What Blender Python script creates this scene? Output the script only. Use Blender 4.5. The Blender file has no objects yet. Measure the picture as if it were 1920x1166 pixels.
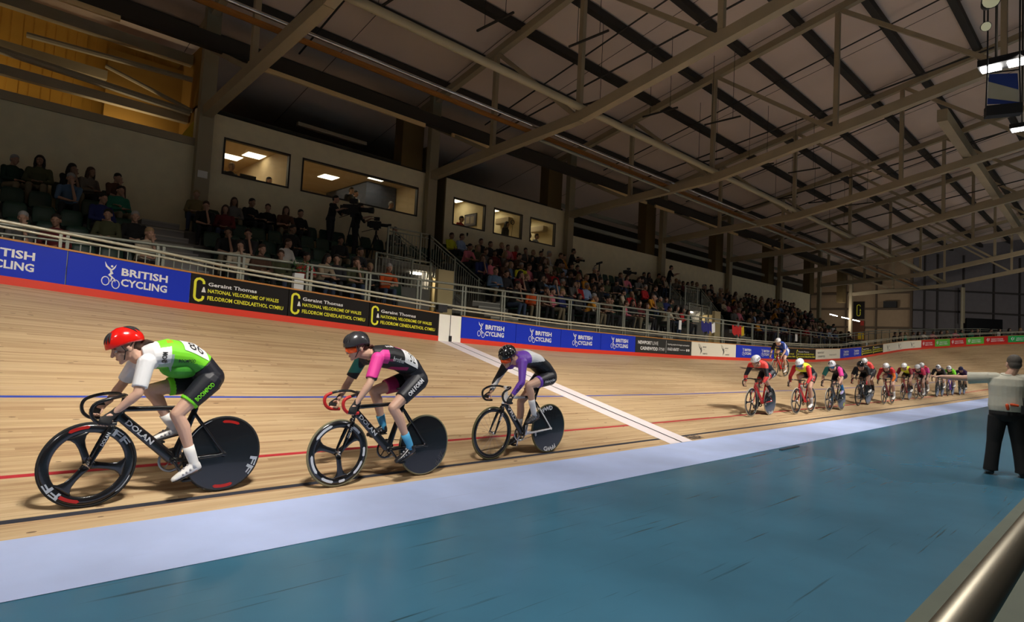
import bpy, math, random
from math import sin, cos, radians, pi, sqrt, atan2, floor
from mathutils import Vector as V, Matrix, noise
from mathutils.bvhtree import BVHTree
random.seed(7)
sc = bpy.context.scene
COL = sc.collection
# ---------------------------------------------------------------- camera
F_PX, YAW, PITCH, ROLL, CAM_H = 1144.3, radians(45.93), radians(3.07), radians(-2.92), 1.567
Fw = V((cos(YAW)*cos(PITCH), sin(YAW)*cos(PITCH), sin(PITCH)))
Rt = V((sin(YAW), -cos(YAW), 0)); Up = Rt.cross(Fw)
R2 = Rt*cos(ROLL) - Up*sin(ROLL); U2 = Up*cos(ROLL) + Rt*sin(ROLL)
cd = bpy.data.cameras.new('camera'); cam = bpy.data.objects.new('camera', cd); COL.objects.link(cam)
m = Matrix((( R2.x, U2.x, -Fw.x, 0), (R2.y, U2.y, -Fw.y, 0), (R2.z, U2.z, -Fw.z, CAM_H), (0, 0, 0, 1)))
cam.matrix_world = m
cd.sensor_width = 36; cd.lens = 36*F_PX/1920; cd.clip_start = .05; cd.clip_end = 400
sc.camera = cam
# ---------------------------------------------------------------- world and exposure
w = bpy.data.worlds.new('hall_air'); sc.world = w; w.use_nodes = True
w.node_tree.nodes['Background'].inputs[0].default_value = (1, .85, .68, 1)
w.node_tree.nodes['Background'].inputs[1].default_value = .050
sc.view_settings.view_transform = 'Standard'; sc.view_settings.look = 'None'
sc.view_settings.exposure = 0.08; sc.view_settings.gamma = 1; sc.view_settings.use_curve_mapping = False
# ---------------------------------------------------------------- big lights: the floodlight rows over the infield side of the track
FLOODS = [(-14, 2.4), (-6, 2.4), (2, 2.4), (9.5, 2.4), (16.2, 1.55), (24.6, 2.0), (33, 2.3), (42, 2), (51, 0), (59, -6)]
FLOOD_P, FLOOD_Q = 188, 172   # beam aimed at the track, beam straight down on the infield
def area_light(name, loc, target, sx, sy, power, col, spread, parent=None):
    ld = bpy.data.lights.new(name, 'AREA'); ld.shape = 'RECTANGLE'; ld.size = sx; ld.size_y = sy
    ld.energy = power; ld.color = col; ld.spread = radians(spread)
    o = bpy.data.objects.new(name, ld); COL.objects.link(o)
    o.location = loc; o.rotation_euler = (V(target)-V(loc)).to_track_quat('-Z', 'Y').to_euler()
    if parent: o.parent = parent
    return o
# ---------------------------------------------------------------- helpers
def srgb(r, g, b):
    f = lambda c: ((c/255+.055)/1.055)**2.4 if c/255 > .04045 else c/255/12.92
    return (f(r), f(g), f(b), 1)
MATS = {}
def mat(name, col, rough=.6, metal=0, spec=.5, bump=0, bscale=200, emit=0, coat=0, var=0, vscale=3, sheen=0):
    if name in MATS: return MATS[name]
    m = bpy.data.materials.new(name); m.use_nodes = True; MATS[name] = m
    nt = m.node_tree; b = nt.nodes['Principled BSDF']
    b.inputs['Base Color'].default_value = col; b.inputs['Roughness'].default_value = rough
    b.inputs['Metallic'].default_value = metal; b.inputs['Specular IOR Level'].default_value = spec
    b.inputs['Coat Weight'].default_value = coat
    if sheen: b.inputs['Sheen Weight'].default_value = sheen
    if emit:
        b.inputs['Emission Color'].default_value = col; b.inputs['Emission Strength'].default_value = emit
    if var or bump:
        tc = nt.nodes.new('ShaderNodeTexCoord')
    if var:
        n = nt.nodes.new('ShaderNodeTexNoise'); n.inputs['Scale'].default_value = vscale; n.inputs['Detail'].default_value = 4
        nt.links.new(tc.outputs['Object'], n.inputs['Vector'])
        mr = nt.nodes.new('ShaderNodeMapRange'); mr.inputs[1].default_value = .3; mr.inputs[2].default_value = .7
        mr.inputs[3].default_value = 1-var; mr.inputs[4].default_value = 1+var
        nt.links.new(n.outputs['Fac'], mr.inputs[0])
        mx = nt.nodes.new('ShaderNodeMix'); mx.data_type = 'RGBA'; mx.blend_type = 'MULTIPLY'; mx.inputs[0].default_value = 1
        mx.inputs[6].default_value = col
        nt.links.new(mr.outputs[0], mx.inputs[7]); nt.links.new(mx.outputs[2], b.inputs['Base Color'])
    if bump:
        n = nt.nodes.new('ShaderNodeTexNoise'); n.inputs['Scale'].default_value = bscale
        nt.links.new(tc.outputs['Object'], n.inputs['Vector'])
        bp = nt.nodes.new('ShaderNodeBump'); bp.inputs['Strength'].default_value = bump; bp.inputs['Distance'].default_value = .01
        nt.links.new(n.outputs['Fac'], bp.inputs['Height']); nt.links.new(bp.outputs[0], b.inputs['Normal'])
    return m
class MB:
    def __init__(s): s.v = []; s.f = []; s.m = []; s.uv = None
    def add(s, vs, fs, mi=0):
        o = len(s.v); s.v += [tuple(v) for v in vs]; s.f += [tuple(i+o for i in f) for f in fs]; s.m += [mi]*len(fs); return s
    def box(s, lo, hi, mi=0):
        x0, y0, z0 = lo; x1, y1, z1 = hi
        return s.add([(x0,y0,z0),(x1,y0,z0),(x1,y1,z0),(x0,y1,z0),(x0,y0,z1),(x1,y0,z1),(x1,y1,z1),(x0,y1,z1)],
                     [(0,3,2,1),(4,5,6,7),(0,1,5,4),(1,2,6,5),(2,3,7,6),(3,0,4,7)], mi)
    def bar(s, a, b, w_, h_, up=(0,0,1), mi=0):
        a, b, up = V(a), V(b), V(up); d = (b-a).normalized(); x = d.cross(up)
        if x.length < 1e-5: x = d.cross(V((1,0,0)))
        x.normalize(); y = x.cross(d)
        P = []
        for q in (a, b):
            for i, j in ((-1,-1),(1,-1),(1,1),(-1,1)): P.append(q+x*(i*w_/2)+y*(j*h_/2))
        return s.add(P, [(0,1,2,3),(7,6,5,4),(0,4,5,1),(1,5,6,2),(2,6,7,3),(3,7,4,0)], mi)
    def tube(s, pts, r, n=10, mi=0, flat=1.0, side=None, closed=False):
        pts = [V(p) for p in pts]; k = len(pts)
        rr = r if isinstance(r, (list, tuple)) else [r]*k
        vs = []; nrm = None
        for i, p in enumerate(pts):
            if closed: d = pts[(i+1) % k]-pts[i-1]
            else: d = (pts[min(i+1, k-1)]-pts[max(i-1, 0)])
            d.normalize()
            if nrm is None:
                nrm = V(side) if side else (V((0,0,1)) if abs(d.z) < .9 else V((1,0,0)))
            nrm = (nrm-d*nrm.dot(d)).normalized(); bn = d.cross(nrm)
            for j in range(n):
                a = 2*pi*j/n; vs.append(p+nrm*(cos(a)*rr[i])+bn*(sin(a)*rr[i]*flat))
        fs = []
        for i in range(k if closed else k-1):
            i2 = (i+1) % k
            for j in range(n): fs.append((i*n+j, i*n+(j+1) % n, i2*n+(j+1) % n, i2*n+j))
        if not closed: fs += [tuple(range(n-1,-1,-1)), tuple(range((k-1)*n, k*n))]
        return s.add(vs, fs, mi)
    def caps(s, p0, p1, r0, r1, n=12, mi=0):
        p0, p1 = V(p0), V(p1); d = (p1-p0); L = d.length; d.normalize()
        P = []; R = []
        for k in range(1, 4): a = pi/2*(1-k/3.0) ; P.append(p0-d*(r0*sin(a))); R.append(max(r0*cos(a), .02*r0) if k else 0)
        for k in range(0, 3): a = pi/2*(k/3.0) ; P.append(p1+d*(r1*sin(a))); R.append(r1*cos(a))
        a = pi/2*.96; P.append(p1+d*(r1*sin(a))); R.append(r1*cos(a))
        a = pi/2*.96; P.insert(0, p0-d*(r0*sin(a))); R.insert(0, r0*cos(a))
        return s.tube(P, R, n, mi)
    def limb(s, pts, n=12, mi=0):
        for (a, ra), (b, rb) in zip(pts, pts[1:]): s.caps(a, b, ra, rb, n, mi)
        return s
    def ell(s, c, r, M=None, nu=16, nv=10, mi=0):
        c = V(c); vs = []
        for i in range(nv+1):
            t = pi*i/nv
            for j in range(nu):
                a = 2*pi*j/nu; p = V((r[0]*sin(t)*cos(a), r[1]*sin(t)*sin(a), r[2]*cos(t)))
                if M: p = M @ p
                vs.append(c+p)
        fs = [(i*nu+j, (i+1)*nu+j, (i+1)*nu+(j+1) % nu, i*nu+(j+1) % nu) for i in range(nv) for j in range(nu)]
        return s.add(vs, fs, mi)
    def loft(s, rings, n=20, mi=0):   # rings: (centre, vec a, vec b)
        vs = []
        R = [(rings[0][0], rings[0][1]*.02, rings[0][2]*.02)]+rings+[(rings[-1][0], rings[-1][1]*.02, rings[-1][2]*.02)]
        for c, a, b in R:
            for j in range(n):
                t = 2*pi*j/n; vs.append(V(c)+a*cos(t)+b*sin(t))
        fs = [(i*n+j, i*n+(j+1) % n, (i+1)*n+(j+1) % n, (i+1)*n+j) for i in range(len(R)-1) for j in range(n)]
        fs += [tuple(range(n-1,-1,-1)), tuple(range((len(R)-1)*n, len(R)*n))]
        return s.add(vs, fs, mi)
    def lathe(s, prof, c, axis=(0,1,0), n=32, mi=0, closed=True):   # prof: (radius, along)
        c = V(c); ax = V(axis).normalized(); e = ax.orthogonal().normalized(); g = ax.cross(e); k = len(prof); vs = []
        for j in range(n):
            t = 2*pi*j/n; d = e*cos(t)+g*sin(t)
            for r, h in prof: vs.append(c+d*r+ax*h)
        fs = []
        for j in range(n):
            j2 = (j+1) % n
            for i in range(k if closed else k-1): fs.append((j*k+i, j*k+(i+1) % k, j2*k+(i+1) % k, j2*k+i))
        return s.add(vs, fs, mi)
    def prism(s, poly, fn, mi=0):   # poly of 2D points, fn(u, v, side) -> 3D
        n = len(poly); vs = [fn(u, v, 0) for u, v in poly]+[fn(u, v, 1) for u, v in poly]
        fs = [tuple(range(n)), tuple(range(2*n-1, n-1, -1))]+[(i, i+n, (i+1) % n+n, (i+1) % n) for i in range(n)]
        return s.add(vs, fs, mi)
    def mesh(s, name, mats, smooth=False):
        me = bpy.data.meshes.new(name); me.from_pydata(s.v, [], s.f)
        for mm in (mats if isinstance(mats, (list, tuple)) else [mats]): me.materials.append(mm)
        if any(s.m): me.polygons.foreach_set('material_index', s.m)
        if smooth: me.polygons.foreach_set('use_smooth', [True]*len(s.f))
        me.validate(); me.update(); return me
    def build(s, name, mats, parent=None, smooth=False, loc=None):
        o = bpy.data.objects.new(name, s.mesh(name, mats, smooth)); COL.objects.link(o)
        if parent: o.parent = parent
        if loc: o.location = loc
        return o
def obj(name, me, parent=None):
    o = bpy.data.objects.new(name, me); COL.objects.link(o)
    if parent: o.parent = parent
    return o
def tag(o, label=None, cat=None, group=None, kind=None):
    if label: o['label'] = label
    if cat: o['category'] = cat
    if group: o['group'] = group
    if kind: o['kind'] = kind
    return o
def empty(name, loc=(0,0,0), rz=0, **k):
    o = bpy.data.objects.new(name, None); COL.objects.link(o); o.location = loc; o.rotation_euler = (0, 0, rz)
    o.empty_display_size = .1
    return tag(o, **k)
def struct(o): o['kind'] = 'structure'; return o
def autosmooth(me, ang=40):
    me.polygons.foreach_set('use_smooth', [True]*len(me.polygons))
    try: me.set_sharp_from_angle(angle=radians(ang))
    except Exception: pass
def remesh(name, mb, voxel, mats, smooth=2, fac=.5):
    me = bpy.data.meshes.new(name); me.from_pydata(mb.v, [], mb.f); me.validate()
    o = bpy.data.objects.new('work', me); COL.objects.link(o)
    r = o.modifiers.new('r', 'REMESH'); r.mode = 'VOXEL'; r.voxel_size = voxel; r.use_smooth_shade = True
    if smooth:
        q = o.modifiers.new('s', 'SMOOTH'); q.iterations = smooth; q.factor = fac
    dg = bpy.context.evaluated_depsgraph_get(); dg.update()
    out = bpy.data.meshes.new_from_object(o.evaluated_get(dg)); out.name = name
    bpy.data.objects.remove(o); bpy.data.meshes.remove(me)
    out.materials.clear()
    for mm in (mats if isinstance(mats, (list, tuple)) else [mats]): out.materials.append(mm)
    out.polygons.foreach_set('use_smooth', [True]*len(out.polygons))
    return out
def paint(me, fn):      # fn(centre, normal) -> material index (the pattern printed on the cloth itself)
    me.polygons.foreach_set('material_index', [fn(p.center, p.normal) for p in me.polygons])
TXT = {}
def text2d(s, bold=.012):
    k = (s, bold)
    if k in TXT: return TXT[k]
    cu = bpy.data.curves.new('t', 'FONT'); cu.body = s; cu.offset = bold; cu.resolution_u = 2
    o = bpy.data.objects.new('t', cu); COL.objects.link(o)
    dg = bpy.context.evaluated_depsgraph_get(); dg.update()
    me = bpy.data.meshes.new_from_object(o.evaluated_get(dg))
    vs = [(v.co.x, v.co.y) for v in me.vertices]; fs = [tuple(p.vertices) for p in me.polygons]
    bpy.data.objects.remove(o); bpy.data.meshes.remove(me); bpy.data.curves.remove(cu)
    x0 = min(v[0] for v in vs); x1 = max(v[0] for v in vs); y0 = min(v[1] for v in vs); y1 = max(v[1] for v in vs)
    TXT[k] = ([((x-x0)/(x1-x0), (y-y0)/(y1-y0)) for x, y in vs], fs, (x1-x0)/(y1-y0))
    return TXT[k]
def put_text(mb, s, fn, x0, x1, y0, y1, mi=0, bold=.012):   # text fitted in a rectangle of a surface map fn(u, v)
    vs, fs, _ = text2d(s, bold)
    mb.add([fn(x0+(x1-x0)*a, y0+(y1-y0)*b) for a, b in vs], fs, mi)
def stroke(mb, pts, wd, fn, mi=0, closed=False):
    k = len(pts); vs = []; ww = wd if isinstance(wd, (list, tuple)) else [wd]*k
    for i in range(k):
        a = pts[i-1] if (i or closed) else pts[i]; b = pts[(i+1) % k] if (i < k-1 or closed) else pts[i]
        dx, dy = b[0]-a[0], b[1]-a[1]; L = sqrt(dx*dx+dy*dy) or 1; nx, ny = -dy/L*ww[i]/2, dx/L*ww[i]/2
        vs += [fn(pts[i][0]+nx, pts[i][1]+ny), fn(pts[i][0]-nx, pts[i][1]-ny)]
    fs = [(2*i, 2*i+1, 2*((i+1) % k)+1, 2*((i+1) % k)) for i in range(k if closed else k-1)]
    mb.add(vs, fs, mi)
def disc2(mb, cx, cy, r, fn, mi=0, n=12):
    mb.add([fn(cx+r*cos(2*pi*i/n), cy+r*sin(2*pi*i/n)) for i in range(n)], [tuple(range(n))], mi)
def lerp(a, b, t): return a+(b-a)*t
# ================================================================ materials of the place
def nodes_mat(name):
    m = bpy.data.materials.new(name); m.use_nodes = True; MATS[name] = m
    nt = m.node_tree; return m, nt, nt.nodes['Principled BSDF'], nt.nodes.new, nt.links.new
def wood_material():
    m, nt, b, N, L = nodes_mat('track_timber')
    uv = N('ShaderNodeUVMap'); sep = N('ShaderNodeSeparateXYZ'); L(uv.outputs[0], sep.inputs[0])
    def math_(op, a, b_=None):
        n = N('ShaderNodeMath'); n.operation = op
        for i, q in enumerate((a, b_)):
            if q is None: continue
            if isinstance(q, (int, float)): n.inputs[i].default_value = q
            else: L(q, n.inputs[i])
        return n.outputs[0]
    s_, t_ = sep.outputs[0], sep.outputs[1]
    pid = math_('FLOOR', math_('DIVIDE', t_, .043))
    wn = N('ShaderNodeTexWhiteNoise'); wn.noise_dimensions = '1D'; L(pid, wn.inputs['W'])
    sid = math_('FLOOR', math_('ADD', math_('DIVIDE', s_, 3.2), math_('MULTIPLY', wn.outputs[0], 7)))
    cb = N('ShaderNodeCombineXYZ'); L(pid, cb.inputs[0]); L(sid, cb.inputs[1])
    w2 = N('ShaderNodeTexWhiteNoise'); w2.noise_dimensions = '3D'; L(cb.outputs[0], w2.inputs[0])
    gv = N('ShaderNodeCombineXYZ'); L(math_('MULTIPLY', s_, 1.6), gv.inputs[0]); L(math_('MULTIPLY', t_, 60), gv.inputs[1]); L(w2.outputs[0], gv.inputs[2])
    g = N('ShaderNodeTexNoise'); g.inputs['Scale'].default_value = 1; g.inputs['Detail'].default_value = 6; L(gv.outputs[0], g.inputs[0])
    big = N('ShaderNodeCombineXYZ'); L(math_('MULTIPLY', s_, .35), big.inputs[0]); L(math_('MULTIPLY', t_, 3.2), big.inputs[1])
    bn = N('ShaderNodeTexNoise'); bn.inputs['Scale'].default_value = 1; bn.inputs['Detail'].default_value = 3; L(big.outputs[0], bn.inputs[0])
    tot = math_('ADD', math_('ADD', math_('MULTIPLY', w2.outputs[0], .34), math_('MULTIPLY', g.outputs[0], .66)), math_('MULTIPLY', math_('SUBTRACT', bn.outputs[0], .5), .5))
    cr = N('ShaderNodeValToRGB'); L(tot, cr.inputs[0])
    e = cr.color_ramp.elements; e[0].position = .22; e[0].color = (.34, .20, .10, 1); e[1].position = .75; e[1].color = (.62, .46, .27, 1)
    k = e.new(.45); k.color = (.50, .345, .19, 1)
    # knots: rare dark streaks
    kv = N('ShaderNodeCombineXYZ'); L(math_('MULTIPLY', s_, 4.2), kv.inputs[0]); L(math_('MULTIPLY', t_, 14), kv.inputs[1])
    vo = N('ShaderNodeTexVoronoi'); vo.inputs['Scale'].default_value = 1; L(kv.outputs[0], vo.inputs[0])
    sepc = N('ShaderNodeSeparateColor'); L(vo.outputs['Color'], sepc.inputs[0])
    kn = math_('MULTIPLY', math_('LESS_THAN', vo.outputs['Distance'], math_('MULTIPLY', sepc.outputs[1], .17)), math_('GREATER_THAN', sepc.outputs[0], .52))
    # hairline dark streaks along the grain
    hv = N('ShaderNodeCombineXYZ'); L(math_('MULTIPLY', s_, .9), hv.inputs[0]); L(math_('MULTIPLY', t_, 150), hv.inputs[1])
    hn = N('ShaderNodeTexNoise'); hn.inputs['Scale'].default_value = 1; hn.inputs['Detail'].default_value = 2; L(hv.outputs[0], hn.inputs[0])
    hs = math_('MULTIPLY', math_('GREATER_THAN', hn.outputs[0], .68), .55)
    dark = math_('MAXIMUM', math_('MULTIPLY', kn, .8), hs)
    mx = N('ShaderNodeMix'); mx.data_type = 'RGBA'; L(dark, mx.inputs[0]); L(cr.outputs[0], mx.inputs[6]); mx.inputs[7].default_value = (.10, .05, .025, 1)
    L(mx.outputs[2], b.inputs['Base Color']); b.inputs['Roughness'].default_value = .5; b.inputs['Specular IOR Level'].default_value = .35
    return m
def floor_material(name, col, scuff, rough, coat=0, dens=1.0):
    m, nt, b, N, L = nodes_mat(name)
    tc = N('ShaderNodeTexCoord'); mp = N('ShaderNodeMapping'); mp.inputs['Rotation'].default_value = (0, 0, radians(24)); mp.inputs['Scale'].default_value = (.45, 16, 1)
    L(tc.outputs['Object'], mp.inputs[0])
    n1 = N('ShaderNodeTexNoise'); n1.inputs['Scale'].default_value = 1.3; n1.inputs['Detail'].default_value = 5; L(mp.outputs[0], n1.inputs[0])
    r1 = N('ShaderNodeMapRange'); r1.inputs[1].default_value = .66/dens; r1.inputs[2].default_value = .74/dens; L(n1.outputs[0], r1.inputs[0])
    n2 = N('ShaderNodeTexNoise'); n2.inputs['Scale'].default_value = .7; n2.inputs['Detail'].default_value = 4; L(tc.outputs['Object'], n2.inputs[0])
    r2 = N('ShaderNodeMapRange'); r2.inputs[1].default_value = .3; r2.inputs[2].default_value = .7; r2.inputs[3].default_value = .82; r2.inputs[4].default_value = 1.12; L(n2.outputs[0], r2.inputs[0])
    mx = N('ShaderNodeMix'); mx.data_type = 'RGBA'; mx.blend_type = 'MULTIPLY'; mx.inputs[0].default_value = 1; mx.inputs[6].default_value = col; L(r2.outputs[0], mx.inputs[7])
    m2 = N('ShaderNodeMix'); m2.data_type = 'RGBA'; L(r1.outputs[0], m2.inputs[0]); L(mx.outputs[2], m2.inputs[6]); m2.inputs[7].default_value = scuff
    L(m2.outputs[2], b.inputs['Base Color'])
    n3 = N('ShaderNodeTexNoise'); n3.inputs['Scale'].default_value = 1.1; L(tc.outputs['Object'], n3.inputs[0])
    r3 = N('ShaderNodeMapRange'); r3.inputs[3].default_value = rough*.92; r3.inputs[4].default_value = rough*1.1; L(n3.outputs[0], r3.inputs[0])
    L(r3.outputs[0], b.inputs['Roughness']); b.inputs['Coat Weight'].default_value = coat
    return m
M_WOOD = wood_material()
M_TEAL = floor_material('teal_resin_floor', (.064, .205, .315, 1), (.030, .085, .11, 1), .23, dens=1.03)
M_COTE = floor_material('pale_blue_apron_paint', (.50, .60, .90, 1), (.36, .42, .62, 1), .5, dens=.96)
M_WALL = mat('cream_wall_paint', srgb(232, 220, 184), .85, var=.05)
M_STEEL = mat('stone_grey_steel_paint', srgb(164, 150, 122), .6, var=.06, vscale=1.5)
M_RAIL = mat('galvanised_rail_steel', srgb(150, 152, 138), .42, .35)
M_PURLIN = mat('dark_purlin_steel', srgb(44, 42, 38), .7)
M_BLACK = mat('black_fabric', (.012, .012, .013, 1), .7)
M_GLOSSBLACK = mat('gloss_black_carbon', (.012, .012, .014, 1), .22, coat=.4)
M_WHITE = mat('white_paint', (.82, .80, .76, 1), .5)
M_RED = mat('red_kickboard_paint', (.72, .045, .018, 1), .45)
M_CHROME = mat('bright_metal', (.62, .62, .64, 1), .25, 1)
M_RUBBER = mat('black_rubber', (.014, .014, .014, 1), .8)
# ================================================================ track geometry
D1, Z1, TW, SE, RI = 5.481, .03, 6.727, 50.0, 25.0
BT = [(-12, 26), (-4, 20.5), (.8, 17.8), (3.5, 16), (4.7, 15.4), (9.1, 13.1), (9.9, 12.9), (13.5, 11.9), (21, 11.3), (30, 11.5), (34, 12), (38, 13.3), (41.6, 15.2), (45.7, 18.2), (53, 23.6), (56.6, 26.6), (59, 29.2), (62, 32.3), (64, 34.3), (70, 38), (80, 42), (120, 42)]
def bank(s):
    for (a, x), (b, y) in zip(BT, BT[1:]):
        if s <= b: return radians(lerp(x, y, max(0, (s-a)/(b-a))))
    return radians(42)
def edge(s, t, h=0, o=0):    # point on the track at distance s along and t up the slope; h above it, o inwards
    b = bank(s); off = t*cos(b)-o; z = Z1+t*sin(b)+h
    if s <= SE: return V((s, D1+off, z))
    a = (s-SE)/RI; r = RI+off
    return V((SE+r*sin(a), D1-RI+r*cos(a), z))
def flat(s, off, z):
    if s <= SE: return V((s, D1+off, z))
    a = (s-SE)/RI; r = RI+off
    return V((SE+r*sin(a), D1-RI+r*cos(a), z))
SS = [-9+.5*i for i in range(18)]+[.6*i for i in range(84)]+[50.4+.7*i for i in range(70)]
def strip(name, mats, prof, ss, parent=None, uv=False):   # prof(s) -> list of points across; a grid mesh
    mb = MB(); rows = [prof(s) for s in ss]; k = len(rows[0])
    mb.v = [tuple(p) for r in rows for p in r]
    mb.f = [(i*k+j, i*k+j+1, (i+1)*k+j+1, (i+1)*k+j) for i in range(len(rows)-1) for j in range(k-1)]; mb.m = [0]*len(mb.f)
    me = mb.mesh(name, mats, True)
    if uv:
        ul = me.uv_layers.new(name='UVMap'); tt = uv
        for li, lp in enumerate(me.loops):
            vi = lp.vertex_index; ul.data[li].uv = (ss[vi//k], tt[vi % k])
    return obj(name, me, parent)
def sweep(name, mats, prof, ss, parent=None, smooth=False):   # closed profile swept along the track
    mb = MB(); rows = [prof(s) for s in ss]; k = len(rows[0])
    mb.v = [tuple(p) for r in rows for p in r]
    mb.f = [(i*k+j, i*k+(j+1) % k, (i+1)*k+(j+1) % k, (i+1)*k+j) for i in range(len(rows)-1) for j in range(k)]
    mb.f += [tuple(range(k-1,-1,-1)), tuple(range((len(rows)-1)*k, len(rows)*k))]; mb.m = [0]*len(mb.f)
    return obj(name, mb.mesh(name, mats, smooth), parent)
tt = [TW*i/24 for i in range(25)]
track = struct(strip('track_surface', M_WOOD, lambda s: [edge(s, t) for t in tt], SS, uv=tt))
cote = struct(strip('track_apron', M_COTE, lambda s: [flat(s, -1.108, .004), flat(s, -.6, .012), flat(s, 0, .031)], SS))
P_ = lambda n, c: mat(n, c, .5, var=.08, vscale=6)
for nm, t0, t1, c in (('black_line', .2, .25, P_('black_line_paint', (.03, .032, .045, 1))), ('red_line', .85, .9, P_('red_line_paint', (.50, .03, .04, 1))), ('blue_line', 2.45, 2.5, P_('blue_line_paint', (.04, .075, .42, 1)))):
    strip(nm, c, lambda s: [edge(s, t0, .002), edge(s, t1, .002)], SS, track)
XF = 9.51
strip('finish_line', mat('finish_white', (.80, .72, .72, 1), .5), lambda s: [edge(s, t, .004) for t in tt], [XF-.36, XF+.36], track)
strip('finish_mark', mat('finish_black', (.02, .02, .02, 1), .5), lambda s: [edge(s, t, .007) for t in tt], [XF-.02, XF+.02], track)
mb = MB()
put_text(mb, 'FINISH', lambda u, v: edge(XF+.42+u, v, .004), 0, .42, .03, .19)
mb.build('floor_lettering', P_('black_line_paint', 0), track)
fm = MB(); fm.add([(-30, -60, 0), (120, -60, 0), (120, 14, 0), (-30, 14, 0)], [(0, 1, 2, 3)])
struct(fm.build('floor', M_TEAL))
# sensor strips let into the teal floor near the finish
for x, y, wx, l in ((10.6, 4.22, .75, 'dark strip let into the floor beside the pale apron, just past the finish line'), (24.3, 5.05, .5, 'small dark plate on the pale apron left of the official')):
    pb = MB(); pb.box((x, y, 0), (x+wx, y+.06, .016)); tag(pb.build('sensor_plate', mat('sensor_grey', (.05, .06, .07, 1), .5)), l, 'sensor')
# ================================================================ boards round the top of the track
BH = .67
def bpt(s, h, o=0): return edge(s, TW, h, o)
brk = [(-9, XF-.36), (XF+.36, 99)]
for a, b in brk:
    ss = [a+(b-a)*i/max(8, int((b-a)/.7)) for i in range(max(8, int((b-a)/.7))+1)]
    struct(sweep('trim_1' if a < 0 else 'trim_2', M_RED, lambda s: [bpt(s, -.02, .035), bpt(s, .115, .035), bpt(s, .115, -.03), bpt(s, -.02, -.03)], ss))
    struct(sweep('trim_3' if a < 0 else 'trim_4', mat('varnished_timber_cap', (.50, .22, .05, 1), .4), lambda s: [bpt(s, BH-.012, .03), bpt(s, BH+.016, .03), bpt(s, BH+.016, -.04), bpt(s, BH-.012, -.04)], ss))
def board(s0, s1, m, label, draw=None):
    k = max(1, int((s1-s0)/(.7 if s1 < 50 else .25))); ss = [lerp(s0+.008, s1-.008, i/k) for i in range(k+1)]
    o = sweep('advertising_board', m, lambda s: [bpt(s, .115, .02), bpt(s, BH-.012, .02), bpt(s, BH-.012, -.02), bpt(s, .115, -.02)], ss)
    tag(o, label, 'advertising board')
    if draw: draw(o, s0, s1)
    return o
def sh(s0): return lambda u, v: bpt(s0+u, .115+v, .0235)   # surface map: metres along, metres up
M_LOGO = mat('white_lettering', (.80, .80, .78, 1), .5); M_YEL = mat('yellow_lettering', (.80, .78, .03, 1), .5)
def bc_logo(mb, fn, x, y, h):     # cyclist emblem and two words; x = left, y = bottom, h = height
    g = lambda u, v: fn(x+u*h, y+v*h)
    for cx, cy in ((.16, .24), (.52, .16)):
        stroke(mb, [(cx+.13*cos(a*pi/8), cy+.17*sin(a*pi/8)) for a in range(16)], .035, g, closed=True)
    stroke(mb, [(.10, 1.0), (.16, .84), (.28, .74), (.36, .70)], [.01, .07, .08, .05], g)
    stroke(mb, [(.50, .95), (.44, .82), (.36, .72)], [.01, .05, .06], g)
    stroke(mb, [(.30, .74), (.36, .58), (.28, .50), (.38, .42), (.34, .24)], [.05, .11, .09, .07, .03], g)
    stroke(mb, [(.36, .44), (.46, .36), (.50, .24)], [.03, .05, .02], g)
    disc2(mb, .35, .86, .045, g)
    put_text(mb, 'BRITISH', g, .70, 2.42, .55, .86, bold=.03); put_text(mb, 'CYCLING', g, .70, 2.42, .12, .43, bold=.03)
def draw_bc(pos, h=.30):
    def d(o, s0, s1):
        mb = MB()
        for p_ in pos: bc_logo(mb, sh(s0), p_*(s1-s0)-1.1*h, .27-.5*h, h)
        mb.build('lettering', M_LOGO, o)
    return d
def gt_logo(o, s0, x0, x1, small=False):
    f = sh(s0); L_ = x1-x0; a = MB(); b = MB()
    g = lambda u, v: f(x0+u, v)
    cx, cy, rw, rh = .15, .27, .075, .20
    pts = [(cx+rw*cos(t), cy+rh-rw+rw*sin(t)) for t in [radians(q) for q in (-12, 20, 50, 90, 130, 160, 180)]]
    pts += [(cx+rw*cos(t), cy-rh+rw+rw*sin(t)) for t in [radians(q) for q in (180, 200, 230, 270, 310, 340, 372)]]
    stroke(a, pts, .045, g)
    stroke(b, [(cx+rw, cy+.055), (cx+rw+.002, cy-.04)], [.02, .075], g)
    tx = .30; tw = L_-.40
    put_text(a, 'NATIONAL VELODROME OF WALES', g, tx, tx+tw*.93, .235, .305, bold=.02)
    put_text(a, 'FELODROM CENEDLAETHOL CYMRU', g, tx, tx+tw, .10, .175, bold=.02)
    put_text(b, 'Geraint Thomas', g, tx, tx+tw*.62, .355, .425, bold=.02)
    a.build('lettering', M_YEL, o)['label'] = 'yellow slot emblem and two yellow text lines'; b.build('lettering', M_LOGO, o)['label'] = 'white text line and triangle'
def draw_gt(n):
    def d(o, s0, s1):
        for i in range(n): gt_logo(o, s0, (s1-s0)*i/n, (s1-s0)*(i+1)/n)
    return d
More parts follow.
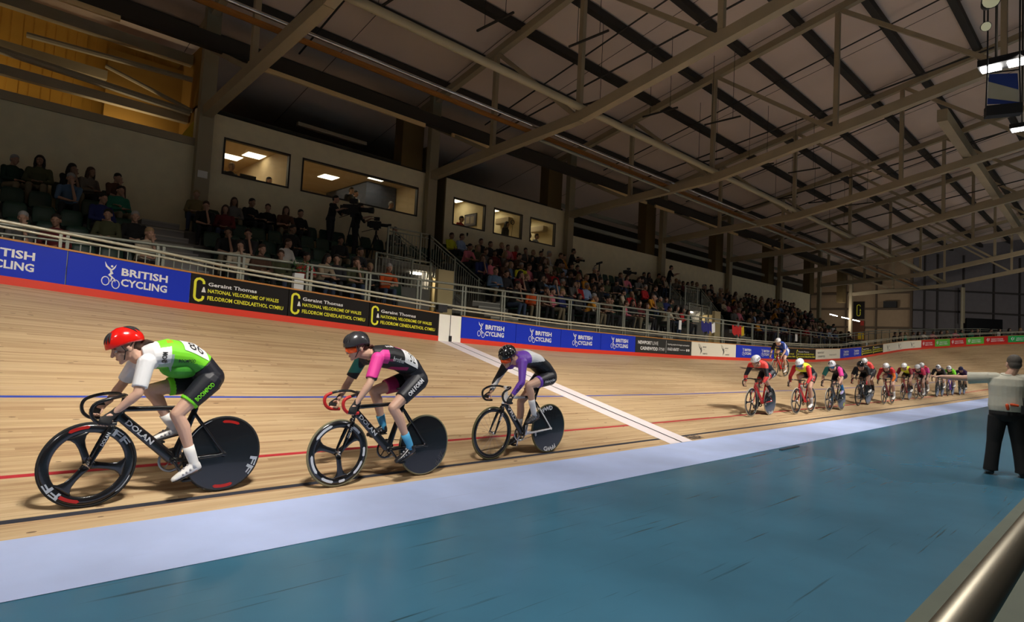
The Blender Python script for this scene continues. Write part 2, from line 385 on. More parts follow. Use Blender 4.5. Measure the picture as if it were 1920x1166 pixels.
def draw_newport(o, s0, s1):
    f = sh(s0); a = MB()
    put_text(a, 'NEWPORT', f, .15, 1.0, .30, .42, bold=.03); put_text(a, 'LIVE', f, 1.05, 1.42, .30, .42, bold=0)
    put_text(a, 'CASNEWYDD', f, .3, 1.4, .10, .22, bold=.03); put_text(a, 'FYW', f, 1.48, 1.85, .10, .22, bold=0)
    stroke(a, [(1.95, .05), (1.95, .5)], .012, f)
    put_text(a, 'Inspiring people to be happier and healthier', f, 2.05, 3.6, .33, .40); put_text(a, '01633 656757', f, 2.05, 2.85, .14, .25, bold=.02)
    put_text(a, 'newportlive.co.uk', f, 2.92, 3.3, .16, .21)
    disc2(a, 3.42, .19, .05, f); disc2(a, 3.56, .19, .05, f)
    a.build('lettering', M_LOGO, o)
def draw_swirl(n, plain=False):
    def d(o, s0, s1):
        f = sh(s0); a = MB(); w_ = (s1-s0)/n
        for i in range(n):
            x = w_*i+w_*.42; g = lambda u, v: f(x+u*.9, v)
            if plain:
                put_text(a, 'NEWPORT', f, .25, 1.2, .30, .40); put_text(a, 'CASNEWYDD', f, .3, 1.35, .10, .20); put_text(a, '01633 656757', f, 2.0, 3.1, .18, .26, bold=0)
                continue
            stroke(a, [(-.28, .48), (-.2, .36), (-.08, .27), (-.03, .20), (-.12, .06)], [.01, .03, .07, .06, .01], g)
            stroke(a, [(-.2, .48), (-.12, .40), (-.02, .33), (.02, .22), (-.02, .1)], [.005, .015, .02, .03, .005], g)
            disc2(a, -.02, .31, .03, g)
            put_text(a, 'NEWPORT', g, .1, .42, .33, .38); put_text(a, 'CITY COUNCIL', g, .1, .30, .25, .27, bold=0); put_text(a, 'CASNEWYDD', g, .1, .52, .07, .12)
        a.build('lettering', mat('black_lettering', (.03, .03, .03, 1), .5), o)
    return d
def draw_wc(o, s0, s1):
    f = sh(s0); a = MB(); L_ = s1-s0
    stroke(a, [(L_*.17, .45), (L_*.13, .3), (L_*.17, .12)], [.02, .1, .02], f); stroke(a, [(L_*.22, .4), (L_*.2, .2)], .06, f)
    put_text(a, 'WELSH CYCLING', f, L_*.3, L_*.8, .27, .37, bold=.03); put_text(a, 'BEICIO CYMRU', f, L_*.3, L_*.84, .12, .22, bold=.03)
    a.build('lettering', M_LOGO, o)
BLUE = mat('blue_board', (.010, .034, .50, 1), .45, spec=.25); BLK = mat('black_board', (.010, .008, .007, 1), .55, spec=.2); DGR = mat('charcoal_board', (.028, .028, .026, 1), .55, spec=.2)
CRM = mat('cream_board', (.80, .76, .62, 1), .5); REDB = mat('red_board', (.62, .02, .018, 1), .45); GRNB = mat('green_board', (.12, .52, .06, 1), .45); GRN2 = mat('deep_green_board', (.02, .42, .10, 1), .45)
board(-3.2, 1.62, BLUE, 'blue advertising board with white two-line lettering, cut by the left edge of the photo', draw_bc([.803], .41))
board(1.62, 3.46, BLUE, 'blue advertising board with cyclist emblem, beside the first black board', draw_bc([.50], .41))
board(3.46, 5.3, BLK, 'black board with yellow slot emblem, first after the blue boards, above the red helmet', draw_gt(1))
board(5.3, 7.18, BLK, 'black board with yellow slot emblem, middle of the three left of the finish line', draw_gt(1))
board(7.18, XF-.37, BLK, 'black board with yellow slot emblem, next to the white finish panel', draw_gt(1))
FP = board(XF-.36, XF+.36, mat('white_finish_panel', (.92, .89, .78, 1), .5), 'white finish line panel with a black centre stripe between black and blue boards')
fmb = MB(); f = sh(XF-.36); stroke(fmb, [(.36, -.115), (.36, BH-.12)], .02, lambda u, v: f(u, v)); fmb.build('centre_stripe', M_BLACK, FP)
fmb = MB(); 
for h0, h1 in ((0, .118),): fmb.prism([(XF-.36, h0), (XF+.36, h0), (XF+.36, h1), (XF-.36, h1)], lambda u, v, k: bpt(u, v, .02 if k else -.02))
fmb.build('lower_panel', MATS['white_finish_panel'], FP)
pc = MB(); pc.prism([(XF-.03, .0), (XF+.03, .0), (XF+.03, .14), (XF-.03, .14)], lambda u, v, k: bpt(u, v, .075 if k else .03))
tag(pc.build('photocell', M_BLACK), 'small black photocell box at the foot of the white finish panel', 'photocell')
pos = [('first', 9.87, 11.84), ('second', 11.84, 13.74), ('third', 13.74, 15.68), ('fourth', 15.68, 17.62)]
for nm, a, b in pos: board(a, b, BLUE, 'blue advertising board with cyclist emblem, %s to the right of the finish panel' % nm, draw_bc([.5], .40))
board(17.62, 21.38, DGR, 'charcoal advertising board with white words and a phone number, right of the four blue boards', draw_newport)
board(21.38, 25.1, CRM, 'cream board with two black swirl emblems, behind the rider in red and black', draw_swirl(2))
board(25.1, 29.0, BLUE, 'blue board with two emblems beside the rider high on the track', draw_bc([.25, .74], .36))
board(29.0, 34.26, BLK, 'black board with two yellow emblems behind the yellow and red rider', draw_gt(2))
board(34.26, 37.96, CRM, 'cream board with faint grey writing between a black and a blue board', draw_swirl(1, True))
board(37.96, 41.58, BLUE, 'farthest blue board with two emblems, above the pink and green rider', draw_bc([.25, .74], .36))
board(41.58, 45.7, BLK, 'farthest black board with two yellow emblems at the start of the bend', draw_gt(2))
board(45.7, 52.98, CRM, 'long cream board with three swirl emblems in the bend', draw_swirl(3))
for a, b, mm, l in ((52.98, 54.78, REDB, 'first red board after the long cream board in the bend'), (54.78, 56.56, GRNB, 'first green board between two red boards in the bend'), (56.56, 58.26, REDB, 'second red board in the bend, between the two light green boards'), (58.26, 59.98, GRNB, 'second light green board in the bend'), (59.98, 62.12, REDB, 'last and widest red board, above the official with outstretched arm'), (62.12, 64.4, GRN2, 'deep green board at the right edge of the photo')):
    board(a, b, mm, l, draw_wc)
board(64.4, 95, BLUE, 'blue boards running on round the far bend', None)
# ================================================================ building shell
COLX = [5.5+8.08*k for k in range(-1, 6)]; YW = 19.0
def top_z(y): return 13.3-.24*(y-8)          # upper chord line
def low_z(y): return 7.75+(19-y)*.08 if y > 11.5 else 8.35+(11.5-y)*.215
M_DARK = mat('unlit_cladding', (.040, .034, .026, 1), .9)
M_ROOF = mat('roof_lining', srgb(222, 202, 188), .9, var=.05, vscale=.4)
M_YWALL = mat('yellow_insulation_lining', srgb(196, 146, 52), .8, var=.1, vscale=.7)
# stand wall with window openings
WIN = [(6.11, 8.16), (8.56, 13.15), (14.85, 16.57), (17.03, 18.75), (19.23, 20.94)]; WZ0, WZ1 = 6.16, 7.27
def wall_piece(name, x0, x1, z1, holes=()):
    mb = MB(); x = x0; z0 = 1.9
    for a, b in holes:
        mb.box((x, YW, z0), (a, YW+.15, z1)); mb.box((a, YW, z0), (b, YW+.15, WZ0)); mb.box((a, YW, WZ1), (b, YW+.15, z1)); x = b
    mb.box((x, YW, z0), (x1, YW+.15, z1))
    return struct(mb.build(name, M_WALL))
wall_piece('wall_stand_left', -9, 5.3, 6.8)
wall_piece('wall_stand_centre', 5.3, 13.6, 7.9, WIN[:2])
wall_piece('wall_stand_right', 14.45, 21.6, 7.95, WIN[2:])
wall_piece('wall_stand_far', 21.6, 52.5, 6.9)
rmb = MB(); rmb.box((13.6, YW+.9, 1.9), (14.45, YW+1.0, 9)); rmb.box((13.6, YW, 1.9), (13.7, YW+1, 9)); rmb.box((14.40, YW, 1.9), (14.45, YW+1, 7.95)); struct(rmb.build('wall_recess', mat('recess_paint', srgb(110, 98, 66), .9)))
# outer wall and void behind
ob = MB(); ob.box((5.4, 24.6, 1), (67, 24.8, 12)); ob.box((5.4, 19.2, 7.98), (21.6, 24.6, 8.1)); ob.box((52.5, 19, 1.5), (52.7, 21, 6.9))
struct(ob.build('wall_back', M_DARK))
yb = MB()
for i in range(60): yb.box((-9+.25*i, 22-(.03 if i % 2 else 0), 5.5), (-8.75+.25*i, 22.1, 12.5))
struct(yb.build('wall_yellow', M_YWALL))
yp = MB(); yp.box((3.4, 21.0, 7.0), (5.6, 21.1, 9.6)); yp.box((5.4, 19.3, 6.8), (5.5, 22, 9.9)); struct(yp.build('trim_5', mat('boxed_insulation', srgb(150, 112, 42), .85)))
beam = lambda x0, x1, y, z, w_, h_: (x0, x1, y, z, w_, h_)
for i, (x0, x1, y, z, w_, h_, lab) in enumerate([(-9, 5.35, 19.1, 6.9, .3, .22, 'grey beam capping the wall under the yellow lining'), (-9, 5.35, 20, 7.8, .2, .24, 'grey sheeting rail across the lower yellow lining'), (-9, 3.4, 21, 8.75, .2, .26, 'grey sheeting rail across the upper yellow lining'), (-9, 5.35, 20, 9.6, .25, .3, 'dark eaves beam above the yellow lining')]):
    b = MB(); b.box((x0, y-w_/2, z-h_/2), (x1, y+w_/2, z+h_/2)); tag(b.build('steel_beam', M_STEEL), lab, 'beam')
b = MB(); b.tube([(-4, 20.5, 8.75), (5.3, 19.6, 7.9)], .10, 8); b.tube([(1.5, 20.6, 9.1), (5.3, 19.6, 8.9)], .08, 8); b.tube([(3.3, 20.6, 8.9), (5.4, 19.7, 8.0)], .06, 8)
tag(b.build('brace', M_STEEL), 'slanting grey bracing tubes in front of the yellow lining', 'brace')
b = MB(); b.prism([(4.98, 7.02), (5.29, 7.02), (5.29, 7.55)], lambda u, v, k: (u, 19.12+.02*k, v))
tag(b.build('gusset_panel', mat('bright_yellow_panel', srgb(200, 170, 20), .6)), 'small bright yellow triangular panel beside the left column', 'panel')
# roof lining
rb = MB(); rb.v = [(-12, 26, top_z(26)+.42), (100, 26, top_z(26)+.42), (100, -20, top_z(-20)+.42), (-12, -20, top_z(-20)+.42), (-12, -60, top_z(20)+.42-6), (100, -60, top_z(20)+.42-6)]
rb.f = [(0, 1, 2, 3), (3, 2, 5, 4)]; rb.m = [0, 0]; struct(rb.build('ceiling', M_ROOF))
jb = MB()
for i in range(23):
    x = -6.6+4.04*i
    jb.bar((x, 24, top_z(24)+.41), (x, -10, top_z(-10)+.41), .012, .012)
struct(jb.build('trim_6', M_PURLIN))
for i in range(1, 14):
    y = 22.1-1.95*i
    b = MB(); b.box((-10, y-.12, top_z(y)+.12), (75, y+.12, top_z(y)+.38))
    tag(b.build('purlin', M_PURLIN), 'long dark roof purlin running the length of the hall on top of the trusses', 'purlin', 'roof purlins')
names = ['off the left edge behind the yellow lining', 'rising from the left column beside the first lit window', 'rising from the column right of the wide lit window', 'third from the left, rising past the three small lit windows', 'fourth from the left, landing on the column beyond the camera tripods', 'fifth from the left', 'sixth from the left, deep in the hall', 'seventh from the left, farthest one over the straight', 'last one, above the start of the bend']
TX = COLX+[COLX[-1]+8.08, COLX[-1]+16.16]
for k, X in enumerate(TX):
    t = empty('roof_truss', (X, YW, 0), label='grey steel roof truss, '+names[k], cat='roof truss')
    g = lambda y, z: (0, y-YW, z)
    b = MB(); b.bar(g(19, low_z(19)), g(11.5, low_z(11.5)), .26, .30); b.bar(g(11.5, low_z(11.5)), g(-20, low_z(-20)), .26, .30); b.build('lower_chord', M_STEEL, t)
    b = MB(); b.bar(g(20, top_z(20)), g(-20, top_z(-20)), .22, .24); b.build('upper_chord', M_STEEL, t)
    ys = [11.6-4.45*i for i in range(7)]
    for y in [15.4]+ys:
        b = MB(); b.bar(g(y, low_z(y)), g(y, top_z(y)), .15, .15, (1,0,0)); b.build('vertical_strut', M_STEEL, t)
    for y0, y1 in zip([19.0, 15.4]+ys[:-1], [15.4, 11.6]+ys[1:]):
        b = MB(); b.bar(g(y0, top_z(y0)-(.9 if y0 == 19 else 0)), g(y1, low_z(y1)), .13, .13, (1,0,0)); b.build('diagonal_brace', M_STEEL, t)
cn = ['off the left edge', 'left of the first lit window, bearing a small notice', 'between the wide lit window and the three small ones', 'right of the three small lit windows', 'beyond the standing camera tripods', 'behind the far spectators, third from the far end', 'near the far end of the stand wall', 'at the very end of the stand wall', 'standing alone past the end of the stand wall']
for k, X in enumerate(TX[:8]+TX[8:]):
    if X > 63: continue
    c = empty('steel_column', (X, YW-.2, 2), label='grey steel column '+cn[k], cat='column')
    b = MB(); b.box((-.2, -.12, 0), (.2, .12, 8.9)); b.build('shaft', mat('column_paint', srgb(158, 146, 118), .7), c)
    if k == 1:
        b = MB(); b.box((-.13, -.135, 3.85), (.13, -.125, 4.05)); n_ = b.build('notice', M_WHITE, c)
    if k >= 2:
        b = MB(); b.box((-1.15, .37, 4.95 if k > 3 else 5.99), (-.2, .9, 8.3)); tag(b.build('boxed_pier', mat('brown_pier_paint', srgb(104, 86, 50), .85)), None).parent = c
# eaves beam and pale glazed strip, trays, pipes
b = MB(); b.box((-9, 17.45, 9.12), (75, 17.65, 9.55)); tag(b.build('eaves_beam', M_DARK), 'black beam above the thin pale strip along the back of the stand roof', 'beam')
for x0, x1 in ((-4, 3.0), (6.1, 12.2), (13.4, 15.2), (22.0, 26.0), (26.8, 28.6), (30.2, 33.4), (34.0, 36.1), (38, 41), (41.5, 44)):
    b = MB(); b.box((x0, 17.42, 8.98), (x1, 17.5, 9.11)); tag(b.build('timber_strip', mat('pale_timber_strip', srgb(236, 206, 150), .6)), 'length of thin pale timber strip under the black eaves beam', 'timber strip', 'pale timber strips under the eaves beam')
for (y, z, r, m_, lab, nm) in ((11.5, 8.62, .105, mat('pale_grey_pipe_paint', srgb(178, 168, 140), .5), 'thick pale grey pipe running the length of the hall over the track edge', 'pipe'),
        (13.4, 8.50, .045, M_CHROME, 'thin bright conduit above the copper tray', 'conduit'), (13.4, 8.12, .05, M_RAIL, 'silver pipe under the trusses above the front seats', 'pipe')):
    b = MB(); b.tube([(-9 if z > 8.2 else 13.8, y, z), (62, y, z)], r, 12); tag(b.build(nm, m_, smooth=True), lab, nm)
b = MB(); b.box((-9, 13.5, 8.34), (62, 13.7, 8.40)); b.box((-9, 13.68, 8.34), (62, 13.7, 8.46)); tag(b.build('cable_tray', mat('copper_brown_tray', srgb(150, 98, 40), .5)), 'long copper brown cable tray hung under the roof', 'cable tray')
b = MB(); b.bar((24.5, 4.7, 10.1), (60, 5.6, 10.6), .3, .42); tag(b.build('steel_girder', M_STEEL), 'heavy grey girder running away from the floodlights along the roof', 'girder')
b = MB()
for y, z in ((19.5, 7.6), (19.9, 8.5)):
    b.box((21.8, y-.06, z-.09), (52, y+.06, z+.09))
tag(b.build('duct', M_RAIL), 'grey duct runs in the dark recess above the far stand wall', 'duct')
b = MB(); b.box((8.6, 19.6, 8.5), (11.2, 19.75, 8.62)); tag(b.build('tube_light', mat('unlit_tube', srgb(150, 140, 120), .5)), 'unlit tube light in the dark above the wide window', 'light')
for i, (x, y, z) in enumerate([(7.5+2.6*j, 12.6-.7*(j % 3)*1.4, 9.6+.25*(j % 3)) for j in range(13)]):   # short hanging bars on wires
    b = MB(); b.bar((x, y-.7, z), (x, y+.7, z), .05, .05); b.bar((x, y-.4, z), (x, y-.4, top_z(y)), .012, .012); b.bar((x, y+.4, z), (x, y+.4, top_z(y)), .012, .012)
    tag(b.build('hanging_bar', M_PURLIN), 'short dark bar hung on two wires under the roof lining', 'hanging bar', 'hanging bars under the roof')
for k, X in enumerate(TX[1:6]):
    b = MB(); b.tube([(X+.5, 16, low_z(16)+.9), (X+.6, 3, low_z(3)+.9)], .03, 6); b.tube([(X+2.7, 19, 10.6), (X+2.7, 2, top_z(2)+.1)], .03, 6); tag(b.build('conduit', M_PURLIN), 'thin dark conduit run crossing the roof beside the truss', 'conduit', 'dark conduits across the roof')
# ---------------------------------------------------------------- end walls
M_END = mat('beige_end_cladding', srgb(160, 138, 110), .85, var=.04); M_GREY = mat('grey_end_cladding', srgb(112, 108, 110), .85, var=.05)
b = MB(); b.box((66.6, 14.9, 1), (66.8, 25, 12)); struct(b.build('wall_end', M_END))
b = MB(); b.bar((66.6, 14.9, 7), (98, -16.5, 7), .2, 14); struct(b.build('wall_corner', M_GREY))
b = MB()
for z in (4.95, 6.75, 8.3): b.box((66.4, 15, z-.09), (66.62, 24.6, z+.09))
for y in (15.0, 17.9, 20.6, 24.2): b.box((66.42, y-.07, 1), (66.62, y+.07, 11))
struct(b.build('trim_7', mat('end_wall_frame', srgb(92, 78, 62), .8)))
b = MB(); d = V((1, -1, 0)).normalized(); n_ = V((-1, -1, 0)).normalized()
for z in (4.9, 6.65, 8.6): b.bar(V((66.6, 14.9, z))+n_*.15, V((98, -16.5, z))+n_*.15, .12, .16)
for q in (1.0, 2.2, 4.6, 7.4, 9.8, 12.4, 15): b.bar(V((66.6, 14.9, 1))+d*q+n_*.15, V((66.6, 14.9, 12))+d*q+n_*.15, .14, .14, d)
struct(b.build('trim_8', mat('corner_frame', srgb(54, 50, 48), .8)))
p0 = V((66.6, 14.9, 0))+d*4.1+n_*.7
b = MB(); b.tube([p0+V((0, 0, 3)), p0+V((0, 0, 8.9))], .11, 10); b.bar(p0+d*.2+V((0, 0, 5.6)), p0+d*.2+V((0, 0, 8.9)), .1, .1); tag(b.build('service_pipe', mat('pale_grey_pipe_paint', 0), smooth=False), 'pale vertical pipe in front of the grey corner wall', 'pipe')
b = MB(); q0 = V((66.6, 14.9, 0))+d*4.6+n_*.5; b.prism([(0, 4.4), (3.3, 4.4), (3.3, 6.1), (0, 6.1)], lambda u, v, k: q0+d*u+n_*(.1*k)+V((0, 0, v))); tag(b.build('scoreboard', mat('dark_screen', (.006, .007, .009, 1), .25)), 'dark switched-off screen on the grey corner wall', 'screen')
b = MB(); b.box((66.1, 16.1, 6.85), (66.5, 17.2, 7.45)); tag(b.build('loudspeaker', M_BLACK), 'black loudspeaker box high on the beige end wall', 'loudspeaker')
bn = empty('banner', (66.4, 19.4, 5.75), label='hanging black banner with yellow slot emblem on the beige end wall', cat='banner')
b = MB(); b.box((-.02, -.5, 0), (.02, .5, 1.7)); b.build('cloth', BLK, bn)
b = MB(); g = lambda u, v: V((-.03, -u, v))
pts = [(.15*cos(t), 1.25+.15*sin(t)) for t in [radians(q) for q in (-10, 30, 60, 90, 120, 150, 180)]]+[(.15*cos(t), .45+.15*sin(t)) for t in [radians(q) for q in (180, 220, 270, 310, 350)]]+[(.15, .75)]
stroke(b, pts, .07, g); stroke(b, [(.15, 1.0), (.15, .8)], [.02, .14], g); b.build('emblem', M_YEL, bn)
bn = empty('banner', (66.35, 19.5, 3.6), label='brown and yellow banner with a red corner below the black one', cat='banner')
b = MB(); b.box((-.02, -.65, 0), (.02, .6, 2.0)); b.build('cloth', mat('brown_banner', srgb(96, 60, 38), .8), bn)
b = MB(); b.box((-.04, -.62, .15), (-.022, -.1, .75)); b.build('yellow_patch', mat('yellow_patch', srgb(205, 170, 20), .7), bn)
b = MB(); b.box((-.04, -.6, 1.5), (-.022, -.3, 1.95)); b.build('red_patch', mat('red_patch', srgb(170, 40, 26), .7), bn)
M_TUBE = mat('lit_tube', (1, .93, .85, 1), .5, emit=14)
b = MB()
for y0, y1, z0, z1 in ((19.29+.64, 19.29, 5.77, 5.60), (18.93, 18.31, 5.50, 5.36), (18.0, 17.45, 5.27, 5.14)):
    bb = MB(); bb.bar((60, y0, z0), (60, y1, z1), .12, .07); o = tag(bb.build('tube_light', M_TUBE), 'lit white tube light sloping in front of the black banner on the end wall', 'light', 'three lit tubes near the end wall')
area_light('tube_glow', (60.1, 18.7, 5.4), (66, 18.5, 5.2), 1.6, .2, 60, (1, .90, .80), 175)
# ---------------------------------------------------------------- lit rooms behind the windows
M_ROOM = mat('warm_room_paint', srgb(196, 172, 134), .8); M_FRAME = mat('dark_window_frame', srgb(44, 34, 24), .5)
M_PANEL = mat('ceiling_light_panel', (1, .90, .72, 1), .5, emit=5)
glass = bpy.data.materials.new('window_glass'); glass.use_nodes = True
_n = glass.node_tree; _n.nodes.clear(); _o = _n.nodes.new('ShaderNodeOutputMaterial'); _m = _n.nodes.new('ShaderNodeMixShader'); _t = _n.nodes.new('ShaderNodeBsdfTransparent'); _g = _n.nodes.new('ShaderNodeBsdfGlossy')
_t.inputs[0].default_value = (.88, .9, .86, 1); _g.inputs['Roughness'].default_value = .03; _m.inputs[0].default_value = .06
_n.links.new(_t.outputs[0], _m.inputs[1]); _n.links.new(_g.outputs[0], _m.inputs[2]); _n.links.new(_m.outputs[0], _o.inputs[0]); M_GLASS = glass
def room(x0, x1, depth, panels, power, ceil=7.62, colr=M_ROOM, nm='room'):
    b = MB(); y0, y1 = YW+.15, YW+depth
    b.box((x0, y1, 5.2), (x1, y1+.05, ceil)); b.box((x0-.05, y0, 5.2), (x0, y1, ceil)); b.box((x1, y0, 5.2), (x1+.05, y1, ceil)); b.box((x0, y0, 5.15), (x1, y1, 5.2)); b.box((x0, y0, ceil), (x1, y1, ceil+.05))
    struct(b.build('wall_'+nm, colr))
    for (px_, py_) in panels:
        bb = MB(); bb.box((px_-.3, py_-.3, ceil-.015), (px_+.3, py_+.3, ceil)); tag(bb.build('ceiling_light', M_PANEL), 'square lit ceiling panel inside the room behind the large windows' if len(panels) > 1 else 'lit ceiling panel hidden in a small room', 'light', 'ceiling panels in the lit rooms')
    area_light('room_glow', ((x0+x1)/2, (y0+y1)/2, ceil-.06), ((x0+x1)/2, (y0+y1)/2, 0), (x1-x0)*.7, depth*.6, power*.7, (1, .84, .64), 170)
room(5.7, 8.3, 5.2, [(6.75, 20.0), (7.45, 22.3), (7.9, 21.4)], 20, nm='room_left')
room(8.5, 13.5, 5.4, [(9.2, 19.9), (10.9, 21.8), (12.2, 20.3), (13.0, 23)], 34, nm='room_wide')
room(14.6, 16.7, 3.4, [(16.2, 20.6)], 15, colr=mat('cream_room_paint', srgb(206, 190, 152), .8), nm='room_a')
room(16.9, 18.9, 3.4, [(18.4, 20.8)], 12, colr=MATS['cream_room_paint'], nm='room_b')
room(19.1, 21.2, 3.4, [(20.5, 20.8)], 12, colr=MATS['cream_room_paint'], nm='room_c')
for i, (a, c) in enumerate(WIN):
    wn = struct(empty('window_%d' % (i+1), (a, YW, WZ0)))
    b = MB(); W_, H_ = c-a, WZ1-WZ0; q = .05
    b.box((0, -.02, 0), (W_, .12, q)); b.box((0, -.02, H_-q), (W_, .12, H_)); b.box((0, -.02, q), (q, .12, H_-q)); b.box((W_-q, -.02, q), (W_, .12, H_-q)); b.build('window_frame', M_FRAME, wn)
    b = MB(); b.box((q, .05, q), (W_-q, .06, H_-q)); b.build('window_pane', M_GLASS, wn)
# things in the rooms
b = MB(); b.box((7.0, 20.0, 6.1), (7.5, 20.05, 6.55)); b.box((7.2, 20.0, 5.9), (7.3, 20.1, 6.1)); tag(b.build('monitor', M_BLACK), 'dark computer monitor behind the first lit window', 'monitor')
b = MB(); b.box((5.9, 19.4, 5.9), (8.15, 19.9, 5.95)); b.box((5.9, 19.4, 5.2), (5.95, 19.9, 5.9)); b.box((8.1, 19.4, 5.2), (8.15, 19.9, 5.9)); tag(b.build('desk', M_FRAME), 'control desk behind the first lit window', 'desk')
for x in (6.6, 6.72, 6.85, 6.98): 
    b = MB(); b.lathe([(.001, 0), (.04, 0), (.008, .01), (.008, .09), (.045, .12), (.04, .2), (.001, .2)], (x, 19.5, 6.06), (0, 0, 1), 10, closed=False); tag(b.build('wine_glass', mat('glassware', srgb(190, 180, 160), .15, .3)), 'glass standing on the sill of the first lit window', 'glass', 'glasses on the window sill')
b = MB(); b.box((7.8, 20.6, 5.2), (8.2, 21.2, 6.3)); b.box((7.7, 20.6, 6.3), (8.25, 21.2, 6.37)); tag(b.build('cabinet', mat('pale_cabinet', srgb(190, 172, 140), .6)), 'pale cabinet at the right end of the first lit room', 'cabinet')
b = MB(); b.box((12.1, 21.0, 5.2), (13.45, 24.3, 7.6)); struct(b.build('wall_partition', mat('blue_grey_partition', srgb(70, 74, 88), .8)))
pic = empty('picture', (16.69, 20.08, 6.5), label='framed picture on the wall behind the first small window', cat='picture')
b = MB(); b.box((-.03, -.40, 0), (0, .40, .55)); b.build('picture_frame', M_BLACK, pic)
b = MB(); b.box((-.036, -.35, .05), (-.031, .35, .5)); b.box((-.042, -.26, .12), (-.037, -.03, .42), 1); b.box((-.042, .03, .15), (-.037, .27, .44), 1); b.build('print', [mat('picture_print', srgb(88, 84, 92), .6), mat('picture_tone', srgb(136, 124, 108), .6)], pic)
for x, l in ((18.88, 'second'), (21.18, 'third')):
    b = MB(); b.box((x-.28, 19.75, 6.98), (x, 20.6, 7.24)); b.box((x-.30, 19.78, 7.0), (x-.28, 20.57, 7.04)); tag(b.build('air_conditioner', mat('air_con_plastic', srgb(168, 150, 118), .5)), 'cream air conditioner on the wall behind the %s small window' % l, 'air conditioner')
cl = MB(); cl.lathe([(.09, 0), (.11, 0), (.11, .03), (.09, .03)], (18.55, 19.4, 6.95), (0, 1, 0), 20); cl.bar((18.55, 19.4, 6.86), (18.5, 19.4, 6.2), .01, .01); tag(cl.build('headset', M_BLACK), 'headphones hanging by a cord in the second small window', 'headset')
# ================================================================ stands
def row_y(k): return 14.95+.88*k
def row_z(k, x): return 2.35+.45*k+(.07*k if x > 14 else 0)
M_CONC = mat('grey_terrace_concrete', srgb(112, 110, 106), .8, var=.1); M_NOSE = mat('step_nosing', srgb(176, 172, 164), .6)
b = MB(); b.box((-9, 12.25, 1.0), (52.5, 14.5, 2.0)); struct(b.build('trim_9', M_CONC))
AIS = [(3.95, 4.85), (22.6, 23.4), (38.2, 39.0)]; VOM = [(9.7, 13.9), (26.0, 32.0)]
def blocked(x, k):
    for a, c in AIS:
        if a-.28 < x < c+.28: return True
    for a, c in VOM:
        if a < x < c and k < (4 if a < 20 else 4): return not (a < 20 and x < 10.3 and k < 1)
    return False
for (x0, x1) in ((-9, 9.7), (9.7, 13.9), (13.9, 26), (26, 32), (32, 52.5)):
    b = MB(); vom = (x0, x1) in ((9.7, 13.9), (26, 32))
    for k in range(4 if vom else 0, 5):
        z = row_z(k, x0+.3); y0 = row_y(k)-.6
        b.box((x0, y0, z-.5), (x1, y0+.88 if k < 4 else YW, z)); b.box((x0, y0-.02, z-.05), (x1, y0, z), 1)
    struct(b.build('floor_terrace', [M_CONC, mat('terrace_edge', srgb(120, 116, 108), .7)]))
for (a, c) in AIS:
    b = MB()
    for k in range(10):
        z = 2.2+.235*k; y = 14.1+.44*k
        b.box((a, y, 2.0), (c, y+.46, z)); b.box((a, y-.012, z-.03), (c, y+.03, z+.006), 1)
    tag(b.build('aisle_steps', [mat('step_concrete', srgb(150, 148, 146), .8), M_NOSE]), 'grey concrete aisle steps with pale nosings %s' % {3.95: 'in the first stand block at the left', 22.6: 'below the camera tripods', 38.2: 'in the far stand block'}[a], 'steps')
# seats
def seat_proto():
    t = empty('stadium_seat', (0, 0, 0), label='dark green moulded tip-up seat in the spectator stand', cat='seat', group='dark green stand seats')
    ms = mat('dark_green_seat_plastic', (.010, .040, .028, 1), .35)
    b = MB(); rings = []
    for z, y, w_, th in ((.40, .05, .17, .03), (.46, .10, .21, .025), (.60, .13, .215, .02), (.74, .16, .21, .02), (.82, .18, .16, .018)): rings.append((V((0, y, z)), V((w_, 0, 0)), V((0, th, 0))))
    b.loft(rings, 14); b.build('backrest', ms, t, True)
    b = MB(); b.loft([(V((0, -.28, .40)), V((.18, 0, 0)), V((0, 0, .02))), (V((0, -.1, .385)), V((.21, 0, 0)), V((0, 0, .03))), (V((0, .08, .41)), V((.19, 0, 0)), V((0, 0, .025)))], 14); b.build('seat_pan', ms, t, True)
    b = MB(); b.box((-.03, -.02, 0), (.03, .04, .37)); b.box((-.15, -.05, 0), (.15, .07, .03)); b.build('pedestal', M_PURLIN, t)
    return t
def copy_tree(o, loc=None, rz=None):
    r = o.copy(); COL.objects.link(r)
    for ch in o.children:
        c = ch.copy(); COL.objects.link(c); c.parent = r
    if loc: r.location = loc
    if rz is not None: r.rotation_euler = (0, 0, rz)
    return r
SEATX = []
sp = seat_proto(); nseat = 0; used_first = False; far = MB()
x = -.7
while x < 52:
    for k in range(5):
        if blocked(x, k): continue
        SEATX.append((k, round(x, 2)))
        if x < 25.6 and nseat < 215:
            loc = (x, row_y(k)-.05, row_z(k, x)); nseat += 1
            if not used_first: sp.location = loc; used_first = True
            else: copy_tree(sp, loc)
        elif x >= 25.6:
            z = row_z(k, x); y = row_y(k)-.05
            far.box((x-.2, y+.12, z+.4), (x+.2, y+.18, z+.82)); far.box((x-.2, y-.26, z+.37), (x+.2, y+.12, z+.42))
    x += .5
tag(far.build('stadium_seats', MATS['dark_green_seat_plastic']), 'rows of dark seats in the far blocks of the stand', 'seats', kind='stuff')
